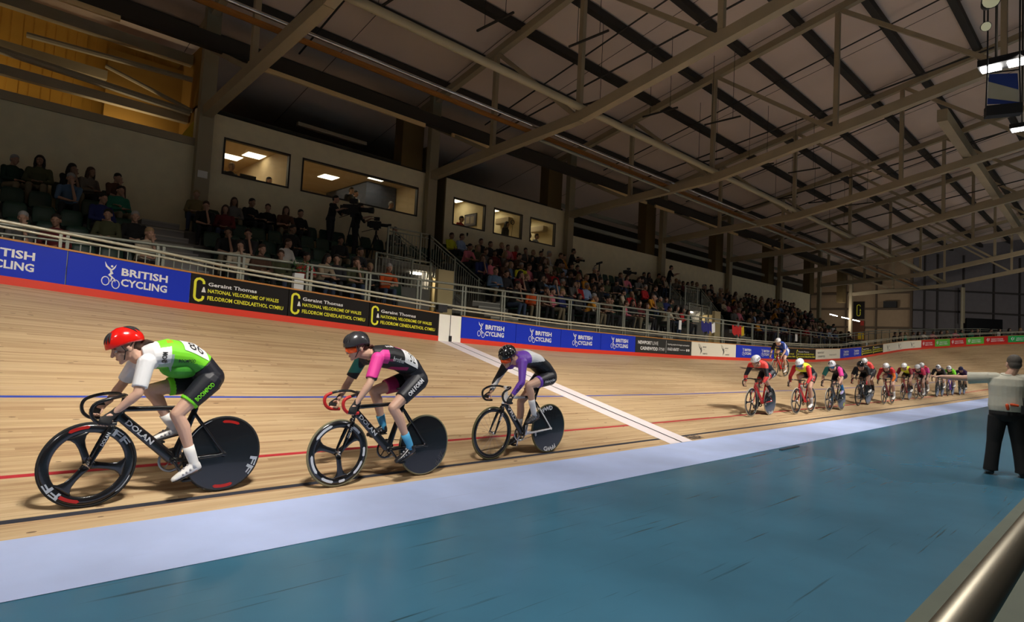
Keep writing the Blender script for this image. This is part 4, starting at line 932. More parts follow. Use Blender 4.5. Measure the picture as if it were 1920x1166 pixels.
def bicycle(loc, B, cfg, q='hi'):
    t = empty('track_bicycle', loc, pi+cfg.get('turn', 0)); t.rotation_euler.x = cfg.get('lean', 0)
    tag(t, cfg['label'], 'bicycle'); fr = cfg['frame']; fr2 = cfg.get('frame2', fr)
    L, bb = B['L'], V(B['bb']); ax_r = V((0, 0, .334)); ax_f = V((L, 0, .334))
    ht = V(B['ht']); hb = V(B['hb']); st = V(B['seat'])     # head tube top, bottom; saddle clamp
    sc_ = bb.lerp(st, .80); b = MB(); Y = LF
    def aero(p0, p1, d0, d1, th0, th1, n=18):
        p0, p1 = V(p0), V(p1); d = (p1-p0).normalized(); s_ = d.cross(Y).normalized(); b.loft([(p0, s_*d0, Y*th0), (p0.lerp(p1, .5), s_*lerp(d0, d1, .5), Y*lerp(th0, th1, .5)), (p1, s_*d1, Y*th1)], n)
    aero(ht+V((0, 0, .005)), hb, .026, .026, .021, .021)
    aero(ht.lerp(hb, .55), bb+V((.01, 0, .02)), .038, .046, .018, .024)
    aero(ht.lerp(hb, .15), sc_, .023, .019, .014, .013)
    aero(bb, sc_, .040, .026, .018, .013)
    b.tube([bb-V((0, .038, 0)), bb+V((0, .038, 0))], .027, 18)
    for s_ in (-1, 1):
        o = Y*(.055*s_); aero(bb+Y*(.02*s_)-V((.02, 0, .0)), ax_r+o+V((.0, 0, 0)), .018, .012, .009, .006); aero(sc_+Y*(.012*s_)-V((0, 0, .06)), ax_r+o, .014, .011, .007, .006)
        b.tube([ax_r+o-Y*.005, ax_r+o+Y*.005], .018, 12)
    me = remesh('frame', b, .006 if q == 'hi' else .009, [fr, fr2], 3)
    if 'fpaint' in cfg: paint(me, cfg['fpaint'])
    fo = obj('frame', me, t)
    b = MB(); cr = hb+(ax_f-hb).normalized()*.04
    b.loft([(hb, V((.024, 0, 0)), Y*.024), (cr, V((.030, 0, 0)), Y*.040)], 16)
    for s_ in (-1, 1): b.loft([(cr+Y*(.034*s_), V((.024, 0, .008)), Y*.010), (cr.lerp(ax_f, .5)+Y*(.046*s_), V((.022, 0, .006)), Y*.008), (ax_f+Y*(.052*s_), V((.012, 0, .003)), Y*.007)], 14)
    b.tube([ax_f-Y*.062, ax_f+Y*.062], .011, 10); fk = obj('fork', remesh('fork', b, .006 if q == 'hi' else .009, [cfg.get('fork', fr)], 2), t)
    b = MB(); b.loft([(sc_-(st-bb).normalized()*.03, V((.022, 0, .006)), Y*.011), (st, V((.018, 0, .005)), Y*.010)], 14); b.build('seat_post', cfg.get('post', M_GLOSSBLACK), t, True)
    b = MB(); s0 = st+V((0, 0, .02)); b.loft([(s0+V((-.13, 0, .035)), Y*.062, V((0, 0, .010))), (s0+V((-.10, 0, .03)), Y*.070, V((0, 0, .020))), (s0+V((-.02, 0, .022)), Y*.048, V((0, 0, .020))), (s0+V((.08, 0, .02)), Y*.022, V((0, 0, .016))), (s0+V((.135, 0, .014)), Y*.013, V((0, 0, .010)))], 18); b.build('saddle', M_BLACK, t, True)
    # bars: path relative to the grip
    G = V(B['grip']); cl = V(B['clamp']); b = MB(); gy = G.y
    half = lambda s_: [V((cl.x, 0, cl.z)), V((cl.x+.01, .05*s_, cl.z+.004)), V((cl.x+.03, .11*s_, cl.z+.012)), V((lerp(cl.x, G.x, .5)+.03, (gy-.012)*s_, cl.z+.004)), V((G.x+.055, gy*s_, cl.z-.03)), V((G.x+.088, gy*s_, lerp(cl.z, G.z, .45))), V((G.x+.078, gy*s_, lerp(cl.z, G.z, .80))), V((G.x+.035, gy*s_, G.z-.008)), V((G.x-.02, gy*s_, G.z-.018)), V((G.x-.085, gy*s_, G.z-.02))]
    def cr_(P, n=5):
        o = []
        for i in range(len(P)-1):
            p0, p1, p2, p3 = P[max(i-1, 0)], P[i], P[i+1], P[min(i+2, len(P)-1)]
            for k in range(n):
                x_ = k/n; o.append(.5*((2*p1)+(p2-p0)*x_+(2*p0-5*p1+4*p2-p3)*x_*x_+(3*p1-p0-3*p2+p3)*x_**3))
        return o+[P[-1]]
    for s_ in (-1, 1):
        pth = cr_(half(s_)); b.tube(pth, .0135, 12)
    bar_ = b.build('handlebar', M_GLOSSBLACK, t, True)
    if cfg.get('tape'):
        for s_ in (-1, 1): b = MB(); b.tube(cr_(half(s_))[18:], .0165, 12); b.build('bar_tape', cfg['tape'], bar_, True)
    b = MB(); b.limb([(ht+V((0, 0, .02)), .022), (V((cl.x, 0, cl.z)), .020)]); b.tube([V((cl.x, -.03, cl.z)), V((cl.x, .03, cl.z))], .021, 12); b.build('stem', cfg.get('stem', M_GLOSSBLACK), t, True)
    wheel(t, 'front_wheel', ax_f, cfg['fw'], cfg.get('tyre', M_RUBBER), cfg.get('fdec'), cfg.get('frot', 0), rimc=cfg.get('frim'))
    wheel(t, 'rear_wheel', ax_r, cfg['rw'], cfg.get('tyre', M_RUBBER), cfg.get('rdec'), cfg.get('rrot', .3), rimc=cfg.get('rrim'))
    # drive side is the rider's right (-y)
    ck = empty('crankset', bb); ck.parent = t; ring = cfg.get('ring', M_GLOSSBLACK); r = .103
    b = MB(); b.lathe([(r, .002), (r-.022, .002), (r-.022, -.002), (r, -.002)], (0, -.045, 0), (0, 1, 0), 48); 
    for i in range(5):
        a = 2*pi*i/5+.3; b.bar((cos(a)*.015, -.045, sin(a)*.015), (cos(a)*(r-.02), -.045, sin(a)*(r-.02)), .004, .018, (0, 1, 0))
    b.build('chainring', ring, ck, True)
    for s_, sg in (('L', 1), ('R', -1)):
        p = V(B['ped'+s_])-bb; d = V((p.x, 0, p.z)); b = MB(); b.caps((0, .062*sg, 0), d+V((0, .075*sg, 0)), .015, .011, 10); b.build('crank', cfg.get('crank', M_GLOSSBLACK), ck, True)
        b = MB(); b.box((d.x-.035, (.085 if sg > 0 else -.145), d.z-.008), (d.x+.035, (.145 if sg > 0 else -.085), d.z+.008)); b.tube([d+V((0, .07*sg, 0)), d+V((0, .14*sg, 0))], .008, 8); b.build('pedal', M_BLACK, ck)
    b = MB(); rr_ = .030; top = [V((0, -.045, .334+rr_)), bb+V((0, -.045, r))]; bot = [V((0, -.045, .334-rr_)), bb+V((0, -.045, -r))]
    b.tube(top, .004, 6); b.tube(bot, .004, 6); b.lathe([(rr_, .002), (.018, .002), (.018, -.002), (rr_, -.002)], (0, -.045, .334), (0, 1, 0), 20); b.build('chain', M_CHROME, t)
    if cfg.get('dt'):
        txt, m_, k0, k1 = cfg['dt']; p0 = ht.lerp(hb, .55); p1 = bb+V((.01, 0, .02)); d = (p1-p0).normalized(); up = V((0, -1, 0)).cross(d).normalized()
        if up.z < 0: up = -up
        a0 = p0.lerp(p1, k0); L_ = (p1-p0).length*(k1-k0)
        decal(fo, lambda mb, fn: put_text(mb, txt, fn, 0, 1, 0, 1, bold=.03), a0-up*.021, d*L_, up*.042, (0, 1, 0), me, m_, 'lettering', .0025)
        p0 = hb.lerp(ax_f, .28); p1 = hb.lerp(ax_f, .55); d = (p0-p1).normalized(); up = V((d.z, 0, -d.x))
        mb = MB(); put_text(mb, txt, lambda a_, c_: p1+d*(.11*a_)+up*(.026*c_-.013)+Y*.0585, 0, 1, 0, 1, bold=.03); mb.build('fork_lettering', m_, fk)
    return t
def std_pose(hipx=.16, hipz=1.01, dz=0, dx=0, ph=0, bbx=.42, bbz=.30, head=None, up=0, L=1.0):
    """generic crouched pose with the crank at phase ph (0 = left pedal down)."""
    bb = V((bbx, 0, bbz)); c = V((-sin(ph)*.165, 0, -cos(ph)*.165)); J = {}
    for s_, sg, k in (('L', 1, 1), ('R', -1, -1)):
        pd = bb+c*k; hip = V((hipx, .09*sg, hipz)); an = pd+V((-.09, .12*sg, .115+.02*(k*cos(ph) < 0)))
        d = an-hip; D = d.length; a_, b_ = .43, .43
        if D > a_+b_-.01: an = hip+d*((a_+b_-.01)/D); d = an-hip; D = d.length
        x_ = D/2; h = sqrt(max(0, a_*a_-x_*x_)); n_ = V((-d.z, 0, d.x)).normalized()
        if n_.x < 0: n_ = -n_
        kn = hip+d*.5+n_*h; kn.y = .115*sg
        J['hip'+s_] = hip; J['kn'+s_] = kn; J['an'+s_] = an; J['toe'+s_] = pd+V((.085, .12*sg, .0)); J['heel'+s_] = pd+V((-.155, .12*sg, .05)); J['ped'+s_] = pd
    for s_, sg in (('L', 1), ('R', -1)):
        J['sh'+s_] = V((.71+dx, .17*sg, 1.20+dz+up)); J['gr'+s_] = V((L-.03, .19*sg, .70+up)); J['wr'+s_] = V((L-.105, .205*sg, .775+up)); J['el'+s_] = V((.775+dx*.6, .25*sg, .955+dz*.6+up))
    J['head'] = V((.850+dx, 0, 1.285+dz+up)); J['neck'] = V((.735+dx, 0, 1.225+dz+up)); J['pitch'] = .42
    J['spine'] = [((hipx-.01, 0, hipz+.03), .150, .105), ((hipx+.08, 0, hipz+.11), .140, .100), ((lerp(hipx, .7+dx, .38), 0, lerp(hipz, 1.2+dz+up, .5)+.075), .132, .095), ((lerp(hipx, .7+dx, .66), 0, lerp(hipz, 1.2+dz+up, .8)+.055), .150, .108), ((.66+dx, 0, 1.205+dz+up), .160, .098), ((.72+dx, 0, 1.22+dz+up), .09, .07)]
    B = dict(L=L, bb=bb, ht=(L-.20, 0, .775), hb=(L-.145, 0, .665), seat=(hipx+.07, 0, hipz-.13), grip=(L-.03, .19, .70+up), clamp=(L-.19, 0, .85+up), pedL=J['pedL'], pedR=J['pedR'])
    return J, B
# ================================================================ the riders
def const(i): return lambda c, n: i
def bankz(y, x=5): b_ = bank(x); return Z1+(y-D1)*math.tan(b_)
def place(X, Yp): return V((X, Yp, bankz(Yp, X)+.003))
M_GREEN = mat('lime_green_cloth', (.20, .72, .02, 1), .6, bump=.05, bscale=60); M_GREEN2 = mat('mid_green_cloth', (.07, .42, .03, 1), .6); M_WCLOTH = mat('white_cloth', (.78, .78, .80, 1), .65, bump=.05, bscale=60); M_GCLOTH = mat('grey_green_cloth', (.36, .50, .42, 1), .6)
M_DCLOTH = mat('dark_navy_lycra', (.010, .011, .018, 1), .5); M_PINK = mat('pink_cloth', (.82, .05, .34, 1), .6); M_TEALC = mat('teal_cloth', (.03, .24, .20, 1), .6); M_DPINK = mat('dark_pink_cloth', (.42, .02, .12, 1), .6)
M_PURP = mat('purple_cloth', (.18, .06, .50, 1), .5); M_CYAN = mat('cyan_sock', (.08, .40, .68, 1), .7); M_LENS = mat('orange_mirror_lens', (.95, .12, .02, 1), .08, .5)
M_GREYT = mat('silver_lettering', (.55, .56, .58, 1), .4); M_REDT = mat('red_lettering', (.45, .015, .01, 1), .4); M_GREYBLU = mat('grey_blue_decal', (.42, .46, .52, 1), .4)
# ---- rider 1
x1 = 2.045; Y1 = 5.76
J1 = dict(hipL=(.19,.09,.985), hipR=(.19,-.09,.985), knL=(.435,.115,.715), knR=(.60,-.10,.90), anL=(.275,.125,.300), anR=(.395,-.12,.585), toeL=(.435,.125,.150), heelL=(.205,.125,.235), toeR=(.565,-.12,.455), heelR=(.325,-.12,.505),
          shL=(.705,.165,1.145), shR=(.695,-.165,1.135), elL=(.765,.245,.905), elR=(.775,-.245,.935), wrL=(.895,.205,.765), wrR=(.875,-.205,.80), grL=(.965,.19,.690), grR=(.955,-.19,.720),
          head=(.830,0,1.262), neck=(.735,0,1.185), pitch=.50,
          spine=[((.165,0,1.02),.150,.104), ((.245,0,1.125),.140,.100), ((.36,0,1.195),.140,.110), ((.52,0,1.215),.150,.116), ((.64,0,1.195),.158,.098), ((.71,0,1.185),.09,.07)])
B1 = dict(L=1.01, bb=(.407,0,.305), ht=(.80,0,.775), hb=(.86,0,.665), seat=(.215,0,.865), grip=(.965,.19,.69), clamp=(.80,0,.865), pedL=(.325,0,.155), pedR=(.489,0,.455))
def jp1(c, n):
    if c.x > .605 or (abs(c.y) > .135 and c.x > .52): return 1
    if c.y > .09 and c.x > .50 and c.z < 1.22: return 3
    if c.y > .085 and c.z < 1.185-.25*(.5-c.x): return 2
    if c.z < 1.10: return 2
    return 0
def sp1(c, n):
    k = (V((.435,0,.715))-V((.19,0,.985))).normalized(); p = V((c.x, 0, c.z))-V((.19,0,.985))
    if c.y > 0 and p.dot(k) > .215: return 1
    if c.y < 0 and (V((c.x-.19, 0, c.z-.985))).dot(V((.983, 0, -.18))) > .235: return 1
    return 0
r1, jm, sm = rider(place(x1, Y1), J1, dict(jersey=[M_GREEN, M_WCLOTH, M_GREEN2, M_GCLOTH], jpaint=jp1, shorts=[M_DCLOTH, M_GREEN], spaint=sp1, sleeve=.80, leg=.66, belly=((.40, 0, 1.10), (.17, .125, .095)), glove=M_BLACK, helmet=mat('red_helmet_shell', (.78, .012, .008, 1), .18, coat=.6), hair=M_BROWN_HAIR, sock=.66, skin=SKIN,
    label='cyclist in a red helmet and white and lime green jersey numbered 86'))
decal(r1, lambda mb, fn: mb.add([fn(.01, 0), fn(.99, 0), fn(.99, .5), fn(.99, 1), fn(.01, 1), fn(.01, .5)], [(0, 1, 2, 5), (5, 2, 3, 4)]), V((.46, .02, 0)), V((-.22, .0, -.0)), V((0, .13, 0)), (0, 0, 1), jm, M_WCLOTH, 'race_number', .006) if 0 else None
def numpanel(t, me, O, ud, vd, n_, num, m=M_WCLOTH):
    def grid(mb, fn):
        k = 8
        mb.add([fn(i/k, j/k) for i in range(k+1) for j in range(k+1)], [(i*(k+1)+j, (i+1)*(k+1)+j, (i+1)*(k+1)+j+1, i*(k+1)+j+1) for i in range(k) for j in range(k)])
    p = decal(t, grid, O, ud, vd, n_, me, m, 'race_number', .006)
    if num: decal(p, lambda mb, fn: put_text(mb, num, fn, .22, .80, .15, .8, bold=0), O, ud, vd, n_, me, M_BLACK, 'digits', .009)
numpanel(r1, jm, V((.42, .13, 1.24)), V((-.20, 0, -.085)), V((.02, -.12, .10)), (-.15, .62, .78), '86')
decal(r1, lambda mb, fn: put_text(mb, 'BOOMPOD', fn, 0, 1, 0, 1, bold=.03), V((.300, .25, .823)), V((-.130, 0, .140)), V((.030, 0, .027)), (0, 1, 0), sm, M_GREEN, 'lettering')
decal(r1, lambda mb, fn: put_text(mb, 'BOOM', fn, 0, 1, 0, 1, bold=.03), V((.56, .2, 1.15)), V((-.01, -.02, .10)), V((.04, 0, 0)), (0, .8, .6), jm, M_BLACK, 'lettering')
decal(r1, lambda mb, fn: put_text(mb, 'BOOMPOD', fn, 0, 1, 0, 1, bold=.02), V((.46, .2, 1.15)), V((-.13, 0, 0)), V((0, 0, .028)), (0, 1, 0), jm, M_DCLOTH, 'lettering')
decal(r1, lambda mb, fn: (put_text(mb, 'RST', fn, 0, 1, 0, .45, bold=.03), put_text(mb, 'RST', fn, 0, 1, .55, 1, bold=.03)), V((.545, .10, 1.3)), V((-.002, 0.0, 0.0))+V((-.045, 0, 0)), V((0, -.05, .02)), (0, .5, .85), jm, mat('orange_print', (.8, .25, .02, 1), .6), 'lettering')
FF = [(radians(-25), 'FF', M_GREYBLU, .262, .318, .55), (radians(150), 'FF', M_GREYBLU, .262, .318, .55), (radians(82), '-', M_REDT, .285, .312, .5), (radians(205), '-', M_REDT, .27, .30, .6), (radians(110), '-', M_GREYBLU, .305, .312, .4)]
bicycle(place(x1, Y1), B1, dict(frame=M_GLOSSBLACK, fw='tri', rw='disc', frot=radians(70), dt=('DOLAN', M_GREYT, .14, .62), ring=mat('grey_chainring', (.33, .34, .36, 1), .4, .6), fdec=[(radians(58), 'FF', M_GREYBLU, .262, .318, .5), (radians(233), 'FF', M_GREYBLU, .262, .318, .5), (radians(-20), '-', M_GREYBLU, .302, .312, .5), (radians(262), '-', M_REDT, .268, .300, .55), (radians(120), '-', M_REDT, .28, .312, .5), (radians(330), '-', M_GREYBLU, .30, .308, .35)],
    rdec=[(radians(-10), 'FF', M_GREYBLU, .25, .315, .55), (radians(290), '-', M_REDT, .27, .305, .6), (radians(95), '-', M_REDT, .27, .30, .55), (radians(150), '-', M_GREYBLU, .315, .322, .7)], label='black track bicycle with three-bladed front wheel under the rider in the red helmet'))
# ---- rider 2
x2 = 4.14; Y2 = 5.58
J2 = dict(hipL=(.19,.09,1.055), hipR=(.19,-.09,1.055), knL=(.515,.12,.775), knR=(.625,-.10,.93), anL=(.285,.13,.375), anR=(.47,-.12,.56), toeL=(.45,.13,.195), heelL=(.205,.13,.285), toeR=(.66,-.12,.455), heelR=(.42,-.12,.465),
          shL=(.765,.165,1.285), shR=(.75,-.165,1.27), elL=(.885,.235,1.035), elR=(.85,-.235,1.02), wrL=(1.00,.205,.845), wrR=(.965,-.205,.855), grL=(1.045,.19,.765), grR=(1.025,-.19,.785),
          head=(.925,0,1.388), neck=(.80,0,1.33), pitch=.30,
          spine=[((.18,0,1.085),.152,.104), ((.255,0,1.195),.142,.100), ((.40,0,1.272),.138,.108), ((.57,0,1.305),.150,.114), ((.69,0,1.31),.160,.098), ((.765,0,1.32),.09,.07)])
B2 = dict(L=1.05, bb=(.475,0,.320), ht=(.85,0,.80), hb=(.905,0,.675), seat=(.265,0,.925), grip=(1.045,.19,.765), clamp=(.87,0,.925), pedL=(.37,0,.195), pedR=(.58,0,.445))
def jp2(c, n):
    if c.y > .13 and c.x > .62: return 1 if c.z > 1.10 else 0
    if c.y < -.13 and c.x > .62: return 2 if c.z > 1.12 else 0
    if .27 < c.x < .50 and c.z > 1.31 and c.y < .06: return 1
    if .36 < c.x < .56 and c.z < 1.20 and c.z > 1.165: return 3
    if c.x > .55 and 1.26 < c.z < 1.285 and c.y > .08: return 3
    return 0
r2, jm, sm = rider(place(x2, Y2), J2, dict(jersey=[mat('black_lycra', (.014, .014, .016, 1), .5), M_PINK, M_TEALC, M_DPINK], jpaint=jp2, shorts=[M_DCLOTH, M_DPINK], spaint=lambda c, n: 1 if (c.y < 0 and (V((c.x-.19, 0, c.z-1.055))).dot(V((.96, 0, -.28))) > .19) else 0, sleeve=.80, leg=.68,
    glove=M_BLACK, helmet=mat('dark_grey_helmet_shell', (.035, .035, .04, 1), .25, coat=.5), hair=mat('auburn_hair', (.09, .025, .012, 1), .6), glasses=M_LENS, sock=.70, sockm=M_CYAN, shoe=mat('black_shoe', (.02, .02, .022, 1), .3), skin=SKIN,
    label='cyclist in a dark grey helmet and black jersey with one pink sleeve, second in line'))
decal(r2, lambda mb, fn: put_text(mb, 'ON FORM', fn, 0, 1, 0, 1, bold=.03), V((.356, .25, .891)), V((-.165, 0, .165)), V((.034, 0, .034)), (0, 1, 0), sm, M_WCLOTH, 'lettering')
decal(r2, lambda mb, fn: put_text(mb, 'brother', fn, 0, 1, 0, 1, bold=.01), V((.575, .2, 1.265)), V((-.15, 0, -.03)), V((-.01, 0, .05)), (0, 1, 0), jm, M_GREYT, 'lettering')
decal(r2, lambda mb, fn: put_text(mb, 'HUB', fn, 0, 1, 0, 1, bold=.03), V((.62, .11, 1.42)), V((-.085, 0, .01)), V((.005, -.035, .012)), (0, .5, .85), jm, M_WCLOTH, 'lettering')
numpanel(r2, jm, V((.425, .15, 1.255)), V((-.17, 0, -.075)), V((.02, -.11, .11)), (-.15, .74, .65), '132')
WH = mat('pale_rim_decal', (.62, .64, .68, 1), .4)
bicycle(place(x2, Y2), B2, dict(frame=M_GLOSSBLACK, fw='tri', rw='disc', frot=radians(20), tyre=mat('olive_tan_tyre', (.20, .18, .10, 1), .7), tape=mat('red_bar_tape', (.55, .02, .02, 1), .5), dt=('DOLAN', M_GREYT, .10, .62), stem=M_GLOSSBLACK,
    fdec=[(radians(a), '-', WH, .268, .300, s_) for a, s_ in ((150, .75), (75, .55), (45, .1), (8, .35), (-20, .55), (-72, .25), (220, .7), (262, .5))], rdec=[(radians(-20), 'ZIPP', mat('faint_disc_lettering', (.05, .05, .055, 1), .3), .24, .31, .6)], label='black track bicycle with olive tyres and red bar tape, second in line'))
# ---- rider 3
x3 = 6.35; Y3 = 5.72
J3 = dict(hipL=(.12,.09,1.035), hipR=(.12,-.09,1.02), knL=(.555,.115,.935), knR=(.475,-.095,.70), anL=(.435,.125,.580), anR=(.455,-.12,.270), toeL=(.565,.125,.430), heelL=(.335,.125,.500), toeR=(.655,-.12,.130), heelR=(.40,-.12,.195),
          shL=(.735,.165,1.235), shR=(.705,-.165,1.20), elL=(.81,.245,.99), elR=(.785,-.25,.99), wrL=(.935,.205,.82), wrR=(.925,-.205,.835), grL=(.995,.19,.745), grR=(.99,-.19,.765),
          head=(.850,.0,1.292), neck=(.745,0,1.265), pitch=.52, yaw=.12,
          spine=[((.085,0,1.06),.150,.108), ((.18,0,1.165),.140,.100), ((.33,0,1.25),.132,.098), ((.50,0,1.285),.146,.108), ((.64,0,1.265),.158,.098), ((.715,0,1.26),.09,.07)])
B3 = dict(L=1.055, bb=(.51,0,.285), ht=(.84,0,.80), hb=(.895,0,.675), seat=(.235,0,.885), grip=(.995,.19,.745), clamp=(.85,0,.905), pedL=(.49,0,.445), pedR=(.53,0,.125))
def jp3(c, n):
    if c.y < -.13 and c.x > .60: return 2 if abs((c.z-.8)-(1.05-c.x)*.9+.05) > .035 else 1
    if c.y > .13 and c.x > .62: return 1 if n.x < -.2 and n.y < .75 else 0
    if c.z < 1.26-.1*(c.x-.3) and c.x < .66: return 2
    if c.x < .28: return 2
    if c.x > .56: return 0
    return 1
r3, jm, sm = rider(place(x3, Y3), J3, dict(jersey=[M_PURP, M_WCLOTH, MATS['black_lycra']], jpaint=jp3, shorts=[M_DCLOTH, M_PURP, M_WCLOTH], spaint=lambda c, n: (lambda p: (2 if .265 < p < .275 else 1) if p > .225 and c.y > 0 else 0)((c-V((.12, .09, 1.035))).dot(V((.97, 0, -.22)))), sleeve=1.9, leg=.60, glove=M_BLACK,
    helmet=mat('black_helmet_shell', (.012, .012, .014, 1), .2, coat=.5), hstyle='speckle', hair=mat('light_brown_hair', (.22, .11, .05, 1), .6), glasses=M_LENS, sock=.52, sockm=M_WCLOTH, shoe=mat('grey_black_shoe', (.05, .05, .055, 1), .3), skin=SKIN, build=.95,
    label='cyclist in a speckled black helmet and long purple and white sleeves, third in line'))
decal(r3, lambda mb, fn: put_text(mb, 'Halocycles', fn, 0, 1, 0, 1, bold=.02), V((.315, .2, .955)), V((-.19, 0, .035)), V((-.01, 0, .05)), (0, 1, 0), sm, M_WCLOTH, 'lettering')
decal(r3, lambda mb, fn: put_text(mb, 'VELO', fn, 0, 1, 0, 1, bold=.03), V((.905, .3, .850)), V((-.07, 0, .10)), V((.026, 0, .018)), (0, 1, 0), jm, M_BLACK, 'lettering')
decal(r3, lambda mb, fn: put_text(mb, 'V', fn, 0, 1, 0, 1, bold=.03), V((.50, .09, 1.42)), V((-.06, 0, .005)), V((.005, -.07, .03)), (0, .4, .9), jm, M_BLACK, 'lettering')
FWD = [(radians(128), 'FFWD', WH, .25, .31, .85), (radians(300), 'FFWD', WH, .25, .31, .85), (radians(200), '-', WH, .25, .29, .25)]
bicycle(place(x3, Y3), B3, dict(frame=M_GLOSSBLACK, frame2=mat('white_frame_paint', (.72, .70, .70, 1), .3, coat=.3), fpaint=lambda c, n: 1 if (c.x > .78 and c.z > .70) or (c.z > .76 and c.x > .5) or (c.x < .36 and c.z < .62) or (c.x < .47 and c.z < .40) else 0, fw='spoke', rw='disc', tyre=mat('yellow_edged_tyre', (.10, .09, .035, 1), .7), crank=M_CHROME, ring=M_CHROME, stem=M_WHITE,
    dt=('VRD', mat('pale_lettering', (.7, .66, .68, 1), .4), .15, .60), rdec=FWD, label='black and white track bicycle with a spoked front wheel, third in line'))
# ---- the bunch behind
def small(X, Yp, J, B, rc, bc, q='mid'):
    p = place(X, Yp); r_, j_, s_ = rider(p, J, rc, q); bicycle(p, B, bc, q); return r_, j_, s_
WHH = mat('white_helmet_shell', (.78, .78, .80, 1), .25, coat=.4); RC = mat('red_cloth', (.62, .02, .03, 1), .55); CORAL = mat('coral_red_cloth', (.85, .07, .06, 1), .55); ORNG = mat('orange_cloth', (.85, .20, .02, 1), .55); YELC = mat('fluorescent_yellow_cloth', (.68, .78, .03, 1), .55)
BLUEC = mat('royal_blue_cloth', (.03, .08, .42, 1), .55); MAR = mat('maroon_cloth', (.22, .015, .03, 1), .55); LB = MATS['black_lycra']; RF = mat('red_frame_paint', (.50, .01, .01, 1), .25, coat=.4)
PALT = mat('pale_tyre', (.42, .38, .30, 1), .7)
J, B = std_pose(ph=2.6, hipz=1.00, dz=-0.03)
r4, j4, s4 = small(14.75, 6.2, J, B, dict(jersey=[CORAL, M_DCLOTH], jpaint=lambda c, n: 0 if (c.x > .56 and c.z > 1.12) or (c.z < .93) else 1, shorts=[M_DCLOTH, RC], spaint=lambda c, n: 1 if c.x > .38 else 0, sleeve=1.8, leg=.62, helmet=WHH, hstyle='aero', htext='LAZER', sock=.45, sockm=LB, shoe=LB, skin=SKIN2, label='cyclist in a smooth white helmet and red and navy skinsuit, first of the following bunch'),
    dict(frame=RF, fw='five', rw='disc', tyre=PALT, rdec=FWD, label='red track bicycle with a five-bladed front wheel, first of the following bunch'))
decal(r4, lambda mb, fn: put_text(mb, 'HUUB', fn, 0, 1, 0, 1, bold=.03), V((.32, .25, .86)), V((-.12, 0, .10)), V((.035, 0, .04)), (0, 1, 0), s4, M_WCLOTH, 'lettering')
J, B = std_pose(ph=.2, hipz=1.00, dz=-0.03)
r5, j5, s5 = small(17.05, 6.08, J, B, dict(jersey=[YELC, RC, LB], jpaint=lambda c, n: 1 if abs(c.y) > .13 and c.x > .55 else (2 if c.x < .36 or c.z < 1.2 and c.x < .5 else 0), shorts=[LB], spaint=const(0), sleeve=1.8, leg=.6, glove=LB, helmet=WHH, hstyle='aero', glasses=mat('blue_mirror_visor', (.05, .2, .4, 1), .1, .5), sock=.60, sockm=mat('grey_sock', (.4, .38, .36, 1), .8), skin=SKIN2, label='cyclist in a white helmet with blue visor, fluorescent yellow chest and red sleeves'),
    dict(frame=RF, fw='five', rw='five', tyre=PALT, label='red track bicycle under the rider with red sleeves'))
decal(r5, lambda mb, fn: put_text(mb, 'GIRO', fn, 0, 1, 0, 1, bold=.03), V((.31, .25, .83)), V((-.06, 0, .14)), V((.05, 0, .025)), (0, 1, 0), s5, CORAL, 'lettering')
J, B = std_pose(ph=2.9, hipz=1.00, dz=-0.03)
small(19.25, 6.03, J, B, dict(jersey=[LB, M_PINK, M_TEALC], jpaint=lambda c, n: (1 if c.y > 0 else 2) if abs(c.y) > .12 and c.x > .6 else 0, shorts=[M_DCLOTH], spaint=const(0), sleeve=.8, leg=.62, glove=LB, helmet=mat('silver_helmet_shell', (.62, .62, .66, 1), .25), glasses=mat('blue_mirror_visor', 0), sock=.5, sockm=mat('blue_sock', (.03, .18, .40, 1), .7), shoe=mat('purple_white_shoe', (.4, .35, .6, 1), .4), skin=SKIN, label='cyclist in a silver vented helmet with one pink and one green sleeve and blue socks'),
    dict(frame=M_GLOSSBLACK, fw='five', rw='disc', rdec=[(radians(150), '-', M_YEL, .2, .29, .5), (radians(330), '-', M_YEL, .2, .29, .5)], tyre=PALT, label='black track bicycle with yellow wheel decals'))
J, B = std_pose(ph=2.2, hipz=1.00, dz=-0.04)
small(22.35, 6.2, J, B, dict(jersey=[LB], jpaint=const(0), shorts=[LB], spaint=const(0), sleeve=.85, leg=.62, glove=RC, helmet=mat('black_helmet_shell', 0), sock=.5, sockm=LB, skin=SKIN2, label='cyclist all in black with red gloves'), dict(frame=M_GLOSSBLACK, fw='spoke', rw='disc', label='black track bicycle under the all-black rider'))
J, B = std_pose(ph=1.0, hipz=1.00, dz=-0.01)
small(24.2, 6.62, J, B, dict(jersey=[CORAL, M_DCLOTH], jpaint=lambda c, n: 1 if c.z < 1.08 and abs(c.y) > .15 else 0, shorts=[LB], spaint=const(0), sleeve=1.8, leg=.64, helmet=WHH, hstyle='aero', sock=.4, sockm=LB, skin=SKIN2, label='cyclist in a white helmet and orange-red top, half hidden behind the all-black rider'), dict(frame=M_GLOSSBLACK, fw='five', rw='disc', label='black track bicycle partly hidden behind the all-black rider'))
J, B = std_pose(ph=.5, hipz=1.00, dz=-0.03)
